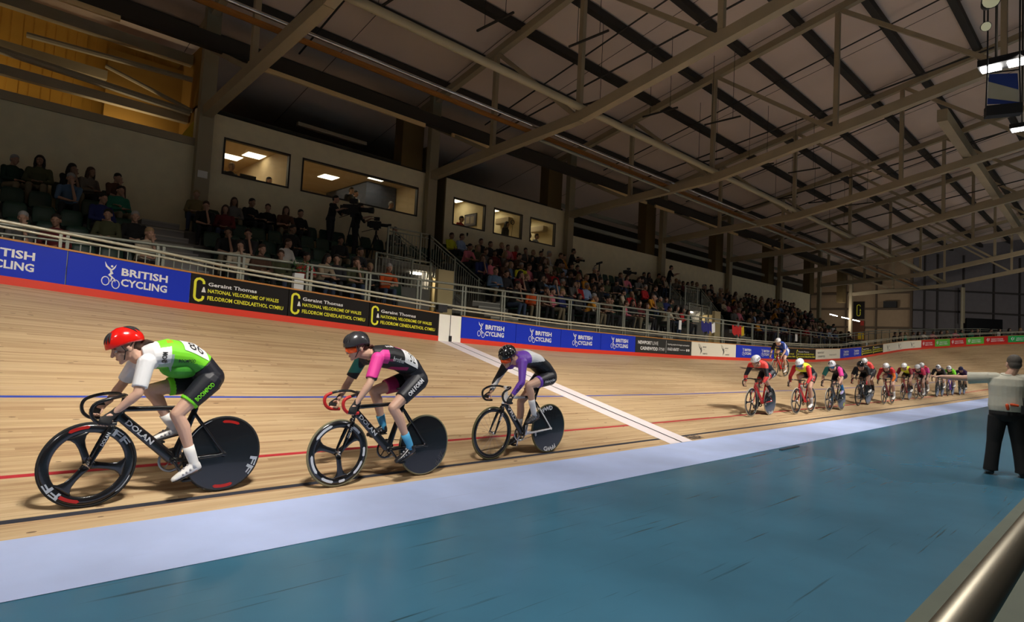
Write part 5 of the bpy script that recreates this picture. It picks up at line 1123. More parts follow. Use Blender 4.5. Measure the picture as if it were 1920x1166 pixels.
small(24.65, 6.08, J, B, dict(jersey=[RC, M_DCLOTH, ORNG], jpaint=lambda c, n: 2 if c.y > .15 and c.z < 1.08 else (0 if abs(c.y) > .1 and c.x > .5 else (1 if c.x > .5 else 0)), shorts=[mat('grey_blue_cloth', (.12, .16, .24, 1), .6)], spaint=const(0), sleeve=1.6, leg=.62, helmet=WHH, hstyle='aero', sock=.55, skin=SKIN, label='cyclist in a white helmet with a red top and orange arm cover'), dict(frame=mat('dark_red_frame', (.22, .01, .01, 1), .3), fw='five', rw='five', tyre=PALT, label='dark red track bicycle under the rider with the orange arm cover'))
J, B = std_pose(ph=1.6, hipz=0.99, dz=-0.03)
small(27.7, 6.25, J, B, dict(jersey=[YELC, MAR], jpaint=lambda c, n: 1 if abs(c.y) > .12 and c.x > .55 else 0, shorts=[LB], spaint=const(0), sleeve=.8, leg=.62, helmet=WHH, hstyle='aero', sock=.5, sockm=LB, skin=SKIN2, label='cyclist in a white helmet with yellow chest and maroon sleeves, left of the tight trio'), dict(frame=MATS['dark_red_frame'], fw='tri', rw='disc', tyre=PALT, label='dark red track bicycle at the left of the tight trio'))
J, B = std_pose(ph=.4, hipz=0.97, dz=-0.05)
small(29.55, 6.22, J, B, dict(jersey=[mat('pink_red_cloth', (.72, .04, .12, 1), .6), LB, MATS['lime_green_cloth']], jpaint=lambda c, n: 2 if c.y < -.2 and c.z < .95 else (1 if c.x > .6 and abs(c.y) < .1 else 0), shorts=[LB], spaint=const(0), sleeve=.8, leg=.62, helmet=WHH, hstyle='aero', sock=.5, skin=SKIN, label='cyclist in a white helmet and pink-red jersey in the middle of the tight trio'), dict(frame=MATS['dark_red_frame'], fw='spoke', rw='spoke', tyre=PALT, label='track bicycle in the middle of the tight trio'))
J, B = std_pose(ph=.9, hipz=1.00, dz=-0.02)
small(31.3, 6.45, J, B, dict(jersey=[RC, M_PINK], jpaint=lambda c, n: 1 if c.z < 1.2 else 0, shorts=[M_DCLOTH], spaint=const(0), sleeve=.8, leg=.6, helmet=WHH, hstyle='aero', sock=.4, skin=SKIN, label='cyclist in a white helmet and red and magenta top, behind the tight trio'), dict(frame=M_GLOSSBLACK, fw='tri', rw='disc', label='track bicycle behind the tight trio'), 'lo')
J, B = std_pose(ph=2.0, hipz=1.00, dz=-0.03)
small(33.2, 6.23, J, B, dict(jersey=[LB], jpaint=const(0), shorts=[LB], spaint=const(0), sleeve=.9, leg=.62, helmet=mat('silver_helmet_shell', 0), sock=.5, skin=SKIN, label='cyclist in a grey helmet and black top, just left of the official\'s pointing hand'), dict(frame=M_GLOSSBLACK, fw='disc', rw='disc', label='dark track bicycle below the pointing forearm, left one of three'), 'lo')
J, B = std_pose(ph=2.2, hipz=0.97, dz=-0.05)
small(35.2, 6.2, J, B, dict(jersey=[M_GREEN, LB], jpaint=lambda c, n: 1 if c.x > .6 and abs(c.y) < .1 else 0, shorts=[LB], spaint=const(0), sleeve=.8, leg=.62, helmet=mat('silver_helmet_shell', 0), sock=.5, skin=SKIN, label='cyclist in a bright green top below the official\'s forearm'), dict(frame=M_PURP, fw='five', rw='disc', label='purple track bicycle under the rider in bright green'), 'lo')
J, B = std_pose(ph=1.3, hipz=0.95, dz=-0.06)
small(37.6, 6.15, J, B, dict(jersey=[mat('dark_purple_cloth', (.05, .02, .10, 1), .6)], jpaint=const(0), shorts=[LB], spaint=const(0), sleeve=.8, leg=.62, helmet=mat('navy_helmet_shell', (.02, .02, .10, 1), .3), sock=.4, sockm=LB, skin=SKIN2, label='last cyclist of the bunch, in a navy helmet and dark purple top'), dict(frame=M_GLOSSBLACK, fw='disc', rw='disc', label='dark track bicycle of the last rider in the bunch'), 'lo')
J, B = std_pose(ph=.3, hipz=0.99, dz=0.01, dx=-.06)
small(24.0, 9.52, J, B, dict(jersey=[BLUEC, M_DCLOTH, M_WCLOTH], jpaint=lambda c, n: 1 if c.y < -.1 else (2 if c.y > .12 and abs(n.x) < .3 and c.x > .6 else 0), shorts=[BLUEC, M_WCLOTH], spaint=lambda c, n: 1 if .2 < c.x < .26 else 0, sleeve=.8, leg=.62, helmet=WHH, hstyle='aero', sock=.55, skin=SKIN, label='cyclist in royal blue riding alone high on the banking by the boards'), dict(frame=RF, fw='spoke', rw='five', tyre=PALT, label='red and black track bicycle high on the banking by the boards'))
# ================================================================ the official
def official():
    loc = V((11.63, 1.385, 0)); t_face = radians(14)
    b = MB(); head = V((.03, -.075, 1.650)); f = V((1, 0, -.05)).normalized(); u = V((.05, 0, 1)).normalized(); rzh = Matrix.Rotation(radians(18), 3, 'Z'); fh = rzh @ f; 
    X_, Y_ = V((1, 0, 0)), V((0, 1, 0))
    b.loft([(V((0, 0, .90)), Y_*.170, X_*.125), (V((.02, 0, 1.02)), Y_*.172, X_*.130), (V((.02, 0, 1.18)), Y_*.175, X_*.132), (V((.0, 0, 1.32)), Y_*.185, X_*.125), (V((-.01, 0, 1.42)), Y_*.175, X_*.10), (V((0, 0, 1.48)), Y_*.09, X_*.07)], 22)
    head_prims(b, head, fh, u, 1.08, V((-.005, -.03, 1.47)))
    shL, elL, wrL = V((0, .215, 1.425)), V((.06, .525, 1.395)), V((.10, .80, 1.395)); shR, elR, wrR = V((0, -.205, 1.42)), V((.02, -.33, 1.15)), V((.12, -.23, .98))
    for sh_, el, wr in ((shL, elL, wrL), (shR, elR, wrR)): b.limb([(sh_, .062), (sh_.lerp(el, .5), .052), (el, .042), (el.lerp(wr, .35), .043), (wr, .028)])
    open_hand(b, wrL, (.12, 1, .0), (0, 0, -1), curl=.08, spread=.05); open_hand(b, wrR, (.7, .5, -.3), (0, .6, -.5), curl=.5)
    for sg in (1, -1):
        hp, kn, an = V((0, .10*sg, .90)), V((.01, .14*sg, .50)), V((-.01, .185*sg+(.0), .09)); b.limb([(hp, .10), (kn, .065), (an, .042)]); b.limb([(an+V((-.03, 0, -.03)), .035), (an+V((.13, .02*sg, -.045)), .032)])
    body = obj('person', remesh('person', b, .006, [SKIN], 3)); body.location = loc; body.rotation_euler = (0, 0, t_face); tag(body, 'official in a cream short-sleeved shirt and black trousers, back turned, left arm stretched out', 'person')
    SH = mat('cream_shirt', (.60, .585, .48, 1), .85, bump=.8, bscale=7, var=.05); TR = mat('black_trousers', (.008, .008, .008, 1), .85, bump=.3, bscale=12)
    b = MB(); b.loft([(V((0, 0, .945)), Y_*.215, X_*.165), (V((.0, 0, 1.02)), Y_*.225, X_*.175), (V((.0, 0, 1.16)), Y_*.215, X_*.165), (V((-.01, 0, 1.32)), Y_*.225, X_*.155), (V((-.02, 0, 1.42)), Y_*.205, X_*.12), (V((0, 0, 1.475)), Y_*.10, X_*.082)], 26)
    for sh_, el in ((shL, elL), (shR, elR)): b.limb([(sh_-V((0, sh_.y*.4, 0)), .085), (sh_, .080)]); b.tube([sh_, sh_.lerp(el, .45), sh_.lerp(el, .80)], [.082, .084, .092], 18)
    o = obj('shirt', remesh('shirt', b, .007, [SH], 4), body)
    b = MB(); b.tube([V((-.01, 0, 1.50)), V((-.005, 0, 1.47))], [.075, .092], 20); b.build('collar', SH, o, True)
    b = MB()
    b.loft([(V((0, 0, 1.0)), Y_*.205, X_*.150), (V((-.01, 0, .90)), Y_*.215, X_*.160), (V((-.005, 0, .80)), Y_*.19, X_*.13)], 24)
    for sg in (1, -1):
        hp, kn, an = V((-.005, .105*sg, .86)), V((.01, .145*sg, .48)), V((-.015, .185*sg, .10)); b.tube([hp, hp.lerp(kn, .5), kn, kn.lerp(an, .5), an, an-V((0, 0, .04))], [.118, .108, .092, .088, .090, .094], 20)
    obj('trousers', remesh('trousers', b, .008, [TR], 4), body)
    b = MB(); b.lathe([(1, -.018), (1.03, -.018), (1.03, .018), (1, .018)], (0, 0, 0), (0, 0, 1), 32); b.v = [(p[0]*.155, p[1]*.212, p[2]+.985) for p in b.v]; b.build('belt', mat('black_leather', (.012, .012, .012, 1), .35), body)
    HR = mat('short_grey_hair', (.10, .085, .07, 1), .7, bump=.4, bscale=250); l = u.cross(fh); M = Matrix((fh, l, u)).transposed()
    b = MB(); b.ell(head-fh*.030+u*.040, (.100, .090, .098), M); b.ell(head-fh*.055-u*.015, (.072, .082, .075), M); obj('hair', remesh('hair', b, .007, [HR], 2), body)
    face_details(body, head, fh, u, 1.08)
    for sg in (1, -1):
        an = V((-.01, .185*sg, .09)); b = MB(); d = V((.98, .12*sg, 0)).normalized(); s_ = V((-d.y, d.x, 0))
        b.loft([(an+d*(-.075)+V((0, 0, -.045)), s_*.028, V((0, 0, .038))), (an+d*(-.03)+V((0, 0, -.04)), s_*.040, V((0, 0, .048))), (an+d*.06+V((0, 0, -.048)), s_*.044, V((0, 0, .038))), (an+d*.15+V((0, 0, -.056)), s_*.048, V((0, 0, .030))), (an+d*.20+V((0, 0, -.062)), s_*.028, V((0, 0, .022)))], 18)
        b.build('shoe', mat('black_leather', 0), body, True)
    b = MB(); b.limb([((-.19, -.03, 1.055), .020), ((-.185, -.10, 1.045), .018)]); b.limb([((-.185, .02, 1.04), .022), ((-.18, .01, .985), .018)])
    o = b.build('rolled_flag', mat('orange_flag_cloth', (.85, .10, .02, 1), .6), None, True); o.location = loc; o.rotation_euler = (0, 0, t_face); tag(o, 'small rolled orange flag tucked into the back of the official\'s belt', 'flag')
    b = MB(); b.box((-.20, -.20, .93), (-.16, -.14, 1.05)); b.tube([(-.18, -.17, 1.05), (-.18, -.16, 1.16)], .006, 6); o = b.build('radio', M_BLACK); o.location = loc; o.rotation_euler = (0, 0, t_face); tag(o, 'black two-way radio on the back of the official\'s belt', 'radio')
official()
# ================================================================ near rail at the lower right
kb = MB(); kb.box((-20, .30, 0), (70, 1.0, .012)); struct(kb.build('trim_10', mat('pale_green_grey_strip', (.115, .135, .095, 1), .6, var=.06)))
nr = empty('infield_rail', (0, .23, 0), label='thick steel handrail of the infield fence at the lower right corner', cat='rail')
b = MB(); b.tube([(-1, 0, 1.1), (8, 0, 1.1), (60, 0, 1.1)], .036, 24); b.build('handrail', mat('brushed_steel_tube', (.30, .27, .21, 1), .42, .85), nr, True)
for i in range(30):
    b = MB(); b.box((-.9+2*i, -.03, 0), (-.85+2*i, .0, 1.07)); b.build('post', M_RAIL, nr)
b = MB(); b.box((-1, -.07, .08), (58, -.05, 1.0)); b.build('fence_panel', mat('dark_green_fence', (.006, .012, .009, 1), .5), nr)
# ================================================================ spectators
PAL = dict(black=(18,17,18), charcoal=(44,44,48), grey=(98,96,94), white=(214,210,204), cream=(196,184,160), beige=(172,154,128), taupe=(110,98,86), brown=(84,56,40), olive=(74,76,48), khaki=(120,106,70), maroon=(96,26,30), red=(176,26,30), orange=(206,82,24), gold=(206,140,30), yellow=(206,206,40), pink=(206,112,130), paleblue=(150,170,206), steel=(84,110,140), navy=(26,36,92), teal=(32,110,88), dkgreen=(20,50,36))
def tmat(n): return mat('cloth_'+n, srgb(*PAL[n]), .85)
HAIRS = {'dark': mat('dark_hair', (.012, .008, .006, 1), .7), 'brown': mat('mid_brown_hair', (.06, .03, .016, 1), .7), 'fair': mat('fair_hair', (.30, .19, .09, 1), .7), 'grey': mat('grey_hair', (.30, .29, .28, 1), .7)}
TRO = [mat('dark_trousers', (.012, .012, .016, 1), .85), mat('denim', (.035, .055, .11, 1), .85), mat('sand_trousers', (.20, .16, .10, 1), .85)]
SKS = [mat('spectator_skin', (.44, .25, .17, 1), .6), mat('spectator_skin_tan', (.30, .165, .105, 1), .6)]
SHOEM = mat('dark_shoes', (.015, .014, .013, 1), .6)
def spec_proto(kind, long_hair):
    """seated or standing figure facing +x, origin on the floor under the hips"""
    lean, arms = {'upright': (.02, 'lap'), 'forward': (.17, 'knees'), 'crossed': (.0, 'crossed'), 'chin': (.12, 'chin'), 'stand': (0, 'stand'), 'camera': (.06, 'camera')}[kind]
    up = V((0, 0, 1)); seat = .47 if kind not in ('stand', 'camera') else .92
    hip = V((0, 0, seat+.06)); ch = hip+V((lean, 0, .34)); nk = hip+V((lean*1.5, 0, .50)); head = nk+V((.045, 0, .145)); f = V((1, 0, -.08 if lean < .1 else -.2)).normalized(); l = LF
    u = f.cross(LF).normalized(); u = u if u.z > 0 else -u
    X_ = V((1, 0, 0)); S = MB(); T = MB(); P = MB(); Hh = MB(); Sh = MB()
    head_prims(S, head, f, u, 1.05, nk+V((-.01, 0, -.02)))
    S.loft([(hip, LF*.14, X_*.10), (ch, LF*.155, X_*.09), (nk+V((-.02, 0, -.04)), LF*.14, X_*.07), (nk, LF*.05, X_*.05)], 14)
    T.loft([(hip+V((-.01, 0, .02)), LF*.165, X_*.125), (hip.lerp(ch, .5), LF*.160, X_*.118), (ch, LF*.185, X_*.120), (nk+V((-.02, 0, -.04)), LF*.165, X_*.09), (nk, LF*.07, X_*.065)], 18)
    P.loft([(hip+V((-.0, 0, .06)), LF*.172, X_*.135), (hip+V((-.01, 0, -.04)), LF*.18, X_*.145)], 18)
    for sg in (1, -1):
        if kind in ('stand', 'camera'): kn = V((.02, .11*sg, .50)); an = V((0, .13*sg, .09)); hp = V((0, .10*sg, .90))
        else: kn = V((.44, .13*sg, .52)); an = V((.42 if sg > 0 else .36, .14*sg, .09)); hp = V((0, .10*sg, seat+.04))
        P.limb([(hp, .095), (kn, .068)]); P.limb([(kn, .067), (an, .050)]); S.limb([(hp, .075), (kn, .05), (an, .034)])
        Sh.loft([(an+V((-.06, 0, -.045)), LF*.028, up*.035), (an+V((.0, 0, -.035)), LF*.042, up*.048), (an+V((.12, .01*sg, -.055)), LF*.046, up*.030), (an+V((.18, .01*sg, -.06)), LF*.028, up*.02)], 12)
        S.limb([(an, .036), (an+V((.04, 0, -.03)), .03)])
        sh_ = nk+V((-.02, .185*sg, -.085))
        if arms == 'lap': el = sh_+V((.10, .07*sg, -.27)); wr = V((.30, .06*sg, seat+.17)); hd = (1, -.3*sg, -.1)
        elif arms == 'knees': el = sh_+V((.13, .05*sg, -.26)); wr = V((.44, .05*sg, seat+.22)); hd = (.8, -.3*sg, -.3)
        elif arms == 'crossed': el = sh_+V((.06, .07*sg, -.27)); wr = hip+V((.19, -.06*sg, .20+.03*sg)); hd = (0, -1*sg, .1)
        elif arms == 'chin' and sg > 0: el = V((.36, .12, seat+.14)); wr = head+V((.09, .03, -.17)); hd = (.1, 0, 1)
        elif arms == 'chin': el = sh_+V((.13, .05*sg, -.26)); wr = V((.36, .02, seat+.16)); hd = (.3, 1, 0)
        elif arms == 'camera': el = sh_+V((.16, .08*sg, -.20)); wr = sh_+V((.38, -.02*sg, -.10)); hd = (1, 0, .1)
        else: el = sh_+V((-.02, .06*sg, -.28)); wr = sh_+V((.05, .07*sg, -.54)); hd = (.1, 0, -1)
        T.limb([(sh_, .070), (sh_.lerp(el, .5), .060), (el, .052)]) if kind != 'forward' else T.limb([(sh_, .070), (sh_.lerp(el, .8), .060)])
        S.limb([(sh_, .045), (el, .040), (wr, .027)]); open_hand(S, wr, hd, (0, 0, -1) if abs(hd[2]) < .5 else (1, 0, 0), curl=.35)
        if kind in ('upright', 'crossed', 'stand'): T.limb([(el, .052), (el.lerp(wr, .8), .038)])
    M = Matrix((f, LF, u)).transposed()
    Hh.ell(head-f*.022+u*.048, (.104, .089, .088), M, 14, 8); Hh.ell(head-f*.055, (.068, .082, .085), M, 14, 8)
    if long_hair:
        Hh.limb([(head-f*.06, .085), (head-f*.085-u*.13, .078), (head-f*.09-u*.24, .05)])
        for sg in (1, -1): Hh.limb([(head-f*.01+LF*(.07*sg)+u*.03, .036), (head-f*.005+LF*(.085*sg)-u*.10, .034), (head+f*.01+LF*(.085*sg)-u*.22, .022)])
    V_ = .016
    return dict(skin=remesh('person', S, .0125, [SKS[0]], 1), shirt=remesh('shirt', T, V_, [tmat('black')], 2), trousers=remesh('trousers', P, V_, [TRO[0]], 2), hair=remesh('hair', Hh, .013, [HAIRS['dark']], 1), shoes=Sh.mesh('shoes', SHOEM, True))
PROT = {(k, h): None for k in ('upright', 'forward', 'crossed', 'chin', 'stand', 'camera') for h in (0, 1)}
def spectator(loc, kind, lh, top, hair, tro, skin, rz, label, s=1.0):
    if PROT[(kind, lh)] is None: PROT[(kind, lh)] = spec_proto(kind, lh)
    P = PROT[(kind, lh)]; o = obj('person', P['skin']); o.location = loc; o.rotation_euler = (0, 0, rz); o.scale = (s, s, s)
    o.material_slots[0].link = 'OBJECT'; o.material_slots[0].material = SKS[skin]
    for nm, mm in (('shirt', tmat(top)), ('trousers', TRO[tro]), ('hair', HAIRS[hair]), ('shoes', SHOEM)):
        c = obj(nm, P[nm], o); c.material_slots[0].link = 'OBJECT'; c.material_slots[0].material = mm
    tag(o, label, 'person'); return o
KNOWN = [(0, 1.29, 'grey'), (0, 1.72, 'maroon'), (0, 3.77, 'cream'), (0, 5.2, 'cream'), (0, 5.67, 'brown'), (0, 6.18, 'olive'), (0, 6.78, 'red'), (0, 7.17, 'beige'), (0, 7.65, 'charcoal'), (0, 8.24, 'olive'), (0, 8.68, 'black'), (0, 9.22, 'orange'), (0, 15.08, 'orange'), (0, 15.49, 'brown'), (0, 16.32, 'pink'), (0, 18.14, 'gold'), (0, 18.8, 'white'), (0, 20.76, 'pink'), (1, 3.0, 'olive'), (1, 3.33, 'black'), (1, 3.83, 'black'), (1, 5.38, 'black'), (1, 5.81, 'charcoal'), (1, 6.81, 'white'), (1, 8.82, 'charcoal'), (1, 15.68, 'black'), (1, 17.85, 'olive'), (1, 19.45, 'paleblue'), (2, 2.83, 'navy'), (2, 7.54, 'black'), (2, 8.65, 'black'), (2, 15.37, 'brown'), (2, 16.12, 'yellow'), (2, 16.83, 'pink'), (2, 21.32, 'taupe'), (3, 2.5, 'steel'), (3, 3.49, 'teal'), (3, 3.87, 'charcoal'), (3, 5.54, 'black'), (3, 5.83, 'maroon'), (3, 14.37, 'pink'), (3, 15.3, 'grey'), (3, 20.53, 'black'), (3, 21.0, 'maroon'), (3, 21.64, 'black'), (4, 1.11, 'dkgreen'), (4, 2.03, 'olive'), (4, 2.49, 'black'), (4, 2.96, 'taupe'), (4, 3.44, 'brown'), (4, 3.99, 'maroon'), (4, 5.41, 'khaki'), (4, 6.31, 'grey'), (4, 6.76, 'black'), (4, 7.1, 'black'), (4, 7.34, 'brown'), (4, 7.84, 'black'), (4, 11.74, 'black'), (4, 14.41, 'yellow'), (4, 15.05, 'paleblue'), (4, 15.64, 'black'), (4, 16.27, 'charcoal'), (4, 16.61, 'black'), (4, 17.35, 'pink'), (4, 17.9, 'red'), (4, 18.49, 'grey'), (4, 18.79, 'black'), (4, 19.29, 'charcoal'), (4, 19.73, 'white'), (4, 20.31, 'black')]
LONG = {(4, 2.03), (4, 2.49), (4, 2.96), (4, 6.31), (4, 7.34), (0, 5.2), (0, 7.17), (2, 15.37), (3, 5.83)}
rnd = random.Random(11); taken = set(); plist = []
for (k, x, c) in KNOWN:
    cand = sorted([q for q in SEATX if q[0] == k and q not in taken], key=lambda q: abs(q[1]-x))
    if not cand or abs(cand[0][1]-x) > .6: continue
    taken.add(cand[0]); plist.append((k, cand[0][1], c, (k, x) in LONG, rnd.choice(['upright', 'forward', 'crossed', 'chin', 'upright'])))
for q in SEATX:
    if q in taken or q[1] < 14.3 or q[1] > 51: continue
    if q[0] == 4 and 20.8 < q[1] < 27: continue
    if rnd.random() < (.80 if q[1] > 15 else .5):
        plist.append((q[0], q[1], rnd.choice(['black']*5+['charcoal']*3+['grey', 'navy', 'taupe', 'brown', 'maroon', 'white', 'cream', 'pink', 'olive', 'paleblue', 'steel', 'red', 'dkgreen', 'gold']), rnd.random() < .35, rnd.choice(['upright', 'forward', 'crossed', 'chin', 'upright'])))
plist.sort(key=lambda q: (q[1])); plist = plist[:262]; plist.sort(key=lambda q: (q[0], q[1]))
ROWN = ['front row', 'second row', 'third row', 'fourth row', 'back row']
def area_of(x): return 'left block' if x < 4.4 else 'block left of near stairway' if x < 14 else 'middle block' if x < 26 else 'block by far stairway' if x < 33 else 'far block'
ORD = ['first', 'second', 'third']+['%dth' % i for i in range(4, 60)]
cnt = {}
for (k, x, c, lh, kd) in plist:
    ar = area_of(x); cnt[(k, ar)] = cnt.get((k, ar), 0)+1; n_ = cnt[(k, ar)]
    hair = rnd.choice(['dark', 'dark', 'brown', 'brown', 'fair', 'grey']) if not lh else rnd.choice(['dark', 'dark', 'brown', 'fair'])
    cname = {'dkgreen': 'dark green', 'paleblue': 'pale blue', 'steel': 'blue-grey', 'teal': 'teal green', 'gold': 'orange-yellow'}.get(c, c)
    spectator((x, row_y(k)-.12, row_z(k, x)), kd, int(lh), c, hair, rnd.choice([0, 0, 0, 1, 2]), rnd.choice([0, 0, 1]), -pi/2+rnd.uniform(-.5, .55), 'spectator in a %s top, %s from left, %s, %s' % (cname, ORD[n_-1], ROWN[k], ar), rnd.uniform(.94, 1.03))
# people in the lit rooms
for (x, y, c, hr, kd, lab) in [(6.55, 19.6, 'charcoal', 'fair', 'upright', 'fair-haired person seated inside the first lit window'), (8.0, 20.3, 'white', 'dark', 'upright', 'person at the right end of the first lit window'),
        (10.9, 20.0, 'black', 'dark', 'stand', 'taller of the two people standing inside the wide lit window'), (11.25, 20.3, 'white', 'dark', 'stand', 'person in white inside the wide lit window, behind the camera operator'), (12.45, 19.8, 'brown', 'grey', 'upright', 'white-haired person low in the right half of the wide lit window'), (8.8, 19.8, 'beige', 'fair', 'upright', 'person at the left edge of the wide lit window'),
        (15.65, 19.5, 'red', 'dark', 'upright', 'person leaning on the sill of the first small lit window'), (18.3, 19.55, 'black', 'dark', 'stand', 'long-haired person in black in the second small lit window'), (20.15, 19.5, 'white', 'dark', 'upright', 'person with headphones in the third small lit window'), (19.75, 19.6, 'brown', 'dark', 'upright', 'head at the left edge of the third small lit window')]:
    spectator((x, y, 5.2+(.2 if kd == 'upright' else 0)), kd, int(x in (18.3,)), c, hr, 0, 0, -pi/2+.3, lab, 1.0)
# camera crew
def tv_camera(x, y, z, rz, label, big=1.0, seatz=None, height=1.25):
    t = empty('video_camera', (x, y, z), rz, label=label, cat='video camera'); s = big
    b = MB(); b.box((-.26*s, -.09*s, height-.12*s), (.16*s, .09*s, height+.12*s)); b.box((-.34*s, -.07*s, height-.08*s), (-.26*s, .07*s, height+.10*s)); b.build('camera_body', M_BLACK, t)
    b = MB(); b.tube([V((.16*s, 0, height)), V((.42*s, 0, height-.01))], .062*s, 16); b.tube([V((.42*s, 0, height-.01)), V((.54*s, 0, height-.015))], [.075*s, .085*s], 16); b.build('lens', M_BLACK, t, True)
    b = MB(); b.box((-.1*s, -.06*s, height+.16*s), (.10*s, .06*s, height+.28*s)); b.bar((0, 0, height+.1*s), (0, 0, height+.18*s), .03, .03); b.build('viewfinder', M_BLACK, t)
    b = MB(); b.tube([V((-.1, .06, height-.14)), V((-.5, .10, height-.26))], .012, 8); b.build('pan_handle', M_BLACK, t)
    b = MB(); b.box((-.08, -.06, height-.2*s), (.08, .06, height-.12*s)); b.tube([V((0, 0, height-.2)), V((0, 0, height-.55))], .035, 10); b.build('tripod_head', M_BLACK, t)
    for i in range(3):
        a = 2*pi*i/3+.4; b = MB(); b.tube([V((.04*cos(a), .04*sin(a), height-.35)), V((.38*cos(a), .38*sin(a), .02))], .018, 8); b.build('leg', M_BLACK, t)
    return t
zB = row_z(4, 10)
tv_camera(9.95, 18.0, zB+.25, radians(-50), 'large broadcast camera with a long lens left of the second camera operator', 1.25, height=1.3)
spectator((9.35, 18.35, zB+.15), 'camera', 0, 'black', 'dark', 0, 0, radians(-50), 'camera operator in black behind the large broadcast camera', 1.03)
tv_camera(10.85, 18.0, zB-.05, radians(-40), 'smaller broadcast camera with a box lens under the right half of the wide window', .9, height=1.25)
spectator((10.2, 18.25, zB+.05), 'camera', 0, 'black', 'dark', 0, 0, radians(-40), 'camera operator in black beside the smaller broadcast camera', 1.03)
zC = row_z(4, 20)
tv_camera(25.6, 18.1, zC-.1, radians(-30), 'unattended video camera on a tripod against the cream wall', .8, height=1.15)
tv_camera(21.7, 18.2, zC-.1, radians(-60), 'video camera beside the standing operator left of the dark music stand', .6, height=1.25)
spectator((21.3, 18.3, zC-.1), 'camera', 0, 'black', 'dark', 0, 1, radians(-60), 'camera operator in black beside the column right of the small windows', 1.0)
spectator((29.7, 18.3, row_z(4, 29)+.15), 'camera', 0, 'black', 'dark', 0, 0, radians(-60), 'person standing alone in black against the cream wall above the far stairway', 1.02)
mt = empty('equipment_stand', (23.2, 18.1, zC-.1), label='dark equipment stand with a flat tray and a small camera on top', cat='stand')
b = MB(); b.tube([(0, 0, 0), (0, 0, 1.3)], .03, 10); b.build('pole', M_BLACK, mt); b = MB(); b.box((-.75, -.2, .68), (-.1, .2, .72)); b.build('tray', M_BLACK, mt); b = MB(); b.bar((-.2, 0, 1.25), (.18, 0, 1.38), .09, .09); b.bar((-.4, 0, 1.1), (-.1, 0, 1.28), .03, .03); b.build('small_camera', M_BLACK, mt)
for i in range(3):
    a = 2.1*i; b = MB(); b.tube([(0, 0, .5), (.3*cos(a), .3*sin(a), .0)], .015, 6); b.build('leg', M_BLACK, mt)
bc = MB(); bc.ell((27.0, 18.2, zC+.75), (.35, .22, .28)); bc.box((26.8, 18.0, zC-.1), (27.3, 18.4, zC+.6)); tag(bc.build('covered_camera', M_BLACK, smooth=False), 'camera under a black rain cover right of the unattended tripod camera', 'video camera')
# little camera on the boards above the finish line
fc = empty('finish_camera', tuple(bpt(9.25, BH+.02)), label='small black finish-line camera on top of the boards beside the white panel', cat='video camera')
b = MB(); b.box((-.16, -.05, .02), (.12, .07, .2)); b.box((-.2, -.03, .0), (.0, .05, .06)); b.build('camera_body', M_BLACK, fc); b = MB(); b.tube([(.1, .01, .16), (.30, .0, .15)], .035, 10); b.build('lens', M_BLACK, fc, True); b = MB(); b.tube([(-.1, 0, .1), (-.25, .02, .02), (-.28, .05, -.05)], .008, 6); b.build('cable', M_BLACK, fc)
# planter and notices on the barrier
pl = empty('planter', (5.9, 12.9, 2.45), label='white planter with a leafy plant hung behind the guard rail', cat='planter')
b = MB(); b.box((-.11, -.06, 0), (.11, .06, .42)); b.build('box', M_WHITE, pl)
b = MB(); rp = random.Random(5)
for i in range(90):
    c = V((rp.gauss(0, .13), rp.gauss(0, .06), .5+rp.uniform(-.05, .2))); d = V((rp.uniform(-1, 1), rp.uniform(-1, 1), rp.uniform(-.3, 1))).normalized()*.07; e = d.orthogonal().normalized()*.018
    b.add([c, c+d*.5+e, c+d, c+d*.5-e], [(0, 1, 2, 3)])
b.build('foliage', mat('leaf_green', (.03, .10, .025, 1), .6), pl)
for (x, l) in ((21.9, 'white paper notice on the barrier glass above the charcoal board'), (33.8, 'second white paper notice on the barrier glass, farther along'), (46, 'farthest white notice on the barrier glass')):
    b = MB(); b.box((x, 12.94, 2.48), (x+.2+.1*(x > 30), 12.95, 2.86)); tag(b.build('notice', M_WHITE), l, 'notice')
fl = [(23.6, (30, 30, 110), 'dark blue and white flag hung on the barrier'), (26.4, (190, 30, 26), 'red flag with a yellow corner hung on the barrier')]
for x, c, l in fl:
    b = MB(); P = [(x+.12*i, 12.9-.04*(i % 2), 2.95-.05*(i % 3)) for i in range(11)]; Q = [(p[0], p[1]-.02, p[2]-.38-.07*(i % 2)) for i, p in enumerate(P)]
    b.add(P+Q, [(i, i+1, i+12, i+11) for i in range(10)]); b.m = [1 if i > 6 else 0 for i in range(10)]
    o = b.build('flag', [mat('flag_cloth_%d' % int(x), srgb(*c), .8), M_WHITE if x < 25 else mat('yellow_patch', 0)]); tag(o, l, 'flag')
# ---------------------------------------------------------------- people leaning on the rail of the far bend
n_ = 0
for i in range(24):
    s = 51.5+.78*i+rnd.uniform(-.2, .2); b_ = bank(s); q = edge(s, TW, 0, -1.1); a = (s-SE)/RI
    c = rnd.choice(['black', 'black', 'charcoal', 'maroon', 'white', 'grey', 'teal', 'pink', 'olive']); n_ += 1
    spectator((q.x, q.y, q.z-.45), rnd.choice(['stand', 'camera']), int(rnd.random() < .3), c, rnd.choice(['dark', 'brown', 'fair']), 0, rnd.choice([0, 1]), -pi/2-a+pi*0+rnd.uniform(-.4, .4), 'standing spectator in a %s top, %s from left behind the far bend boards' % (c, ORD[n_-1]), .98)
wk = struct(strip('floor_walkway', M_CONC, lambda s: [edge(s, TW, -.45, -.1), edge(s, TW, -.45, -3)], [46+.8*i for i in range(60)]))
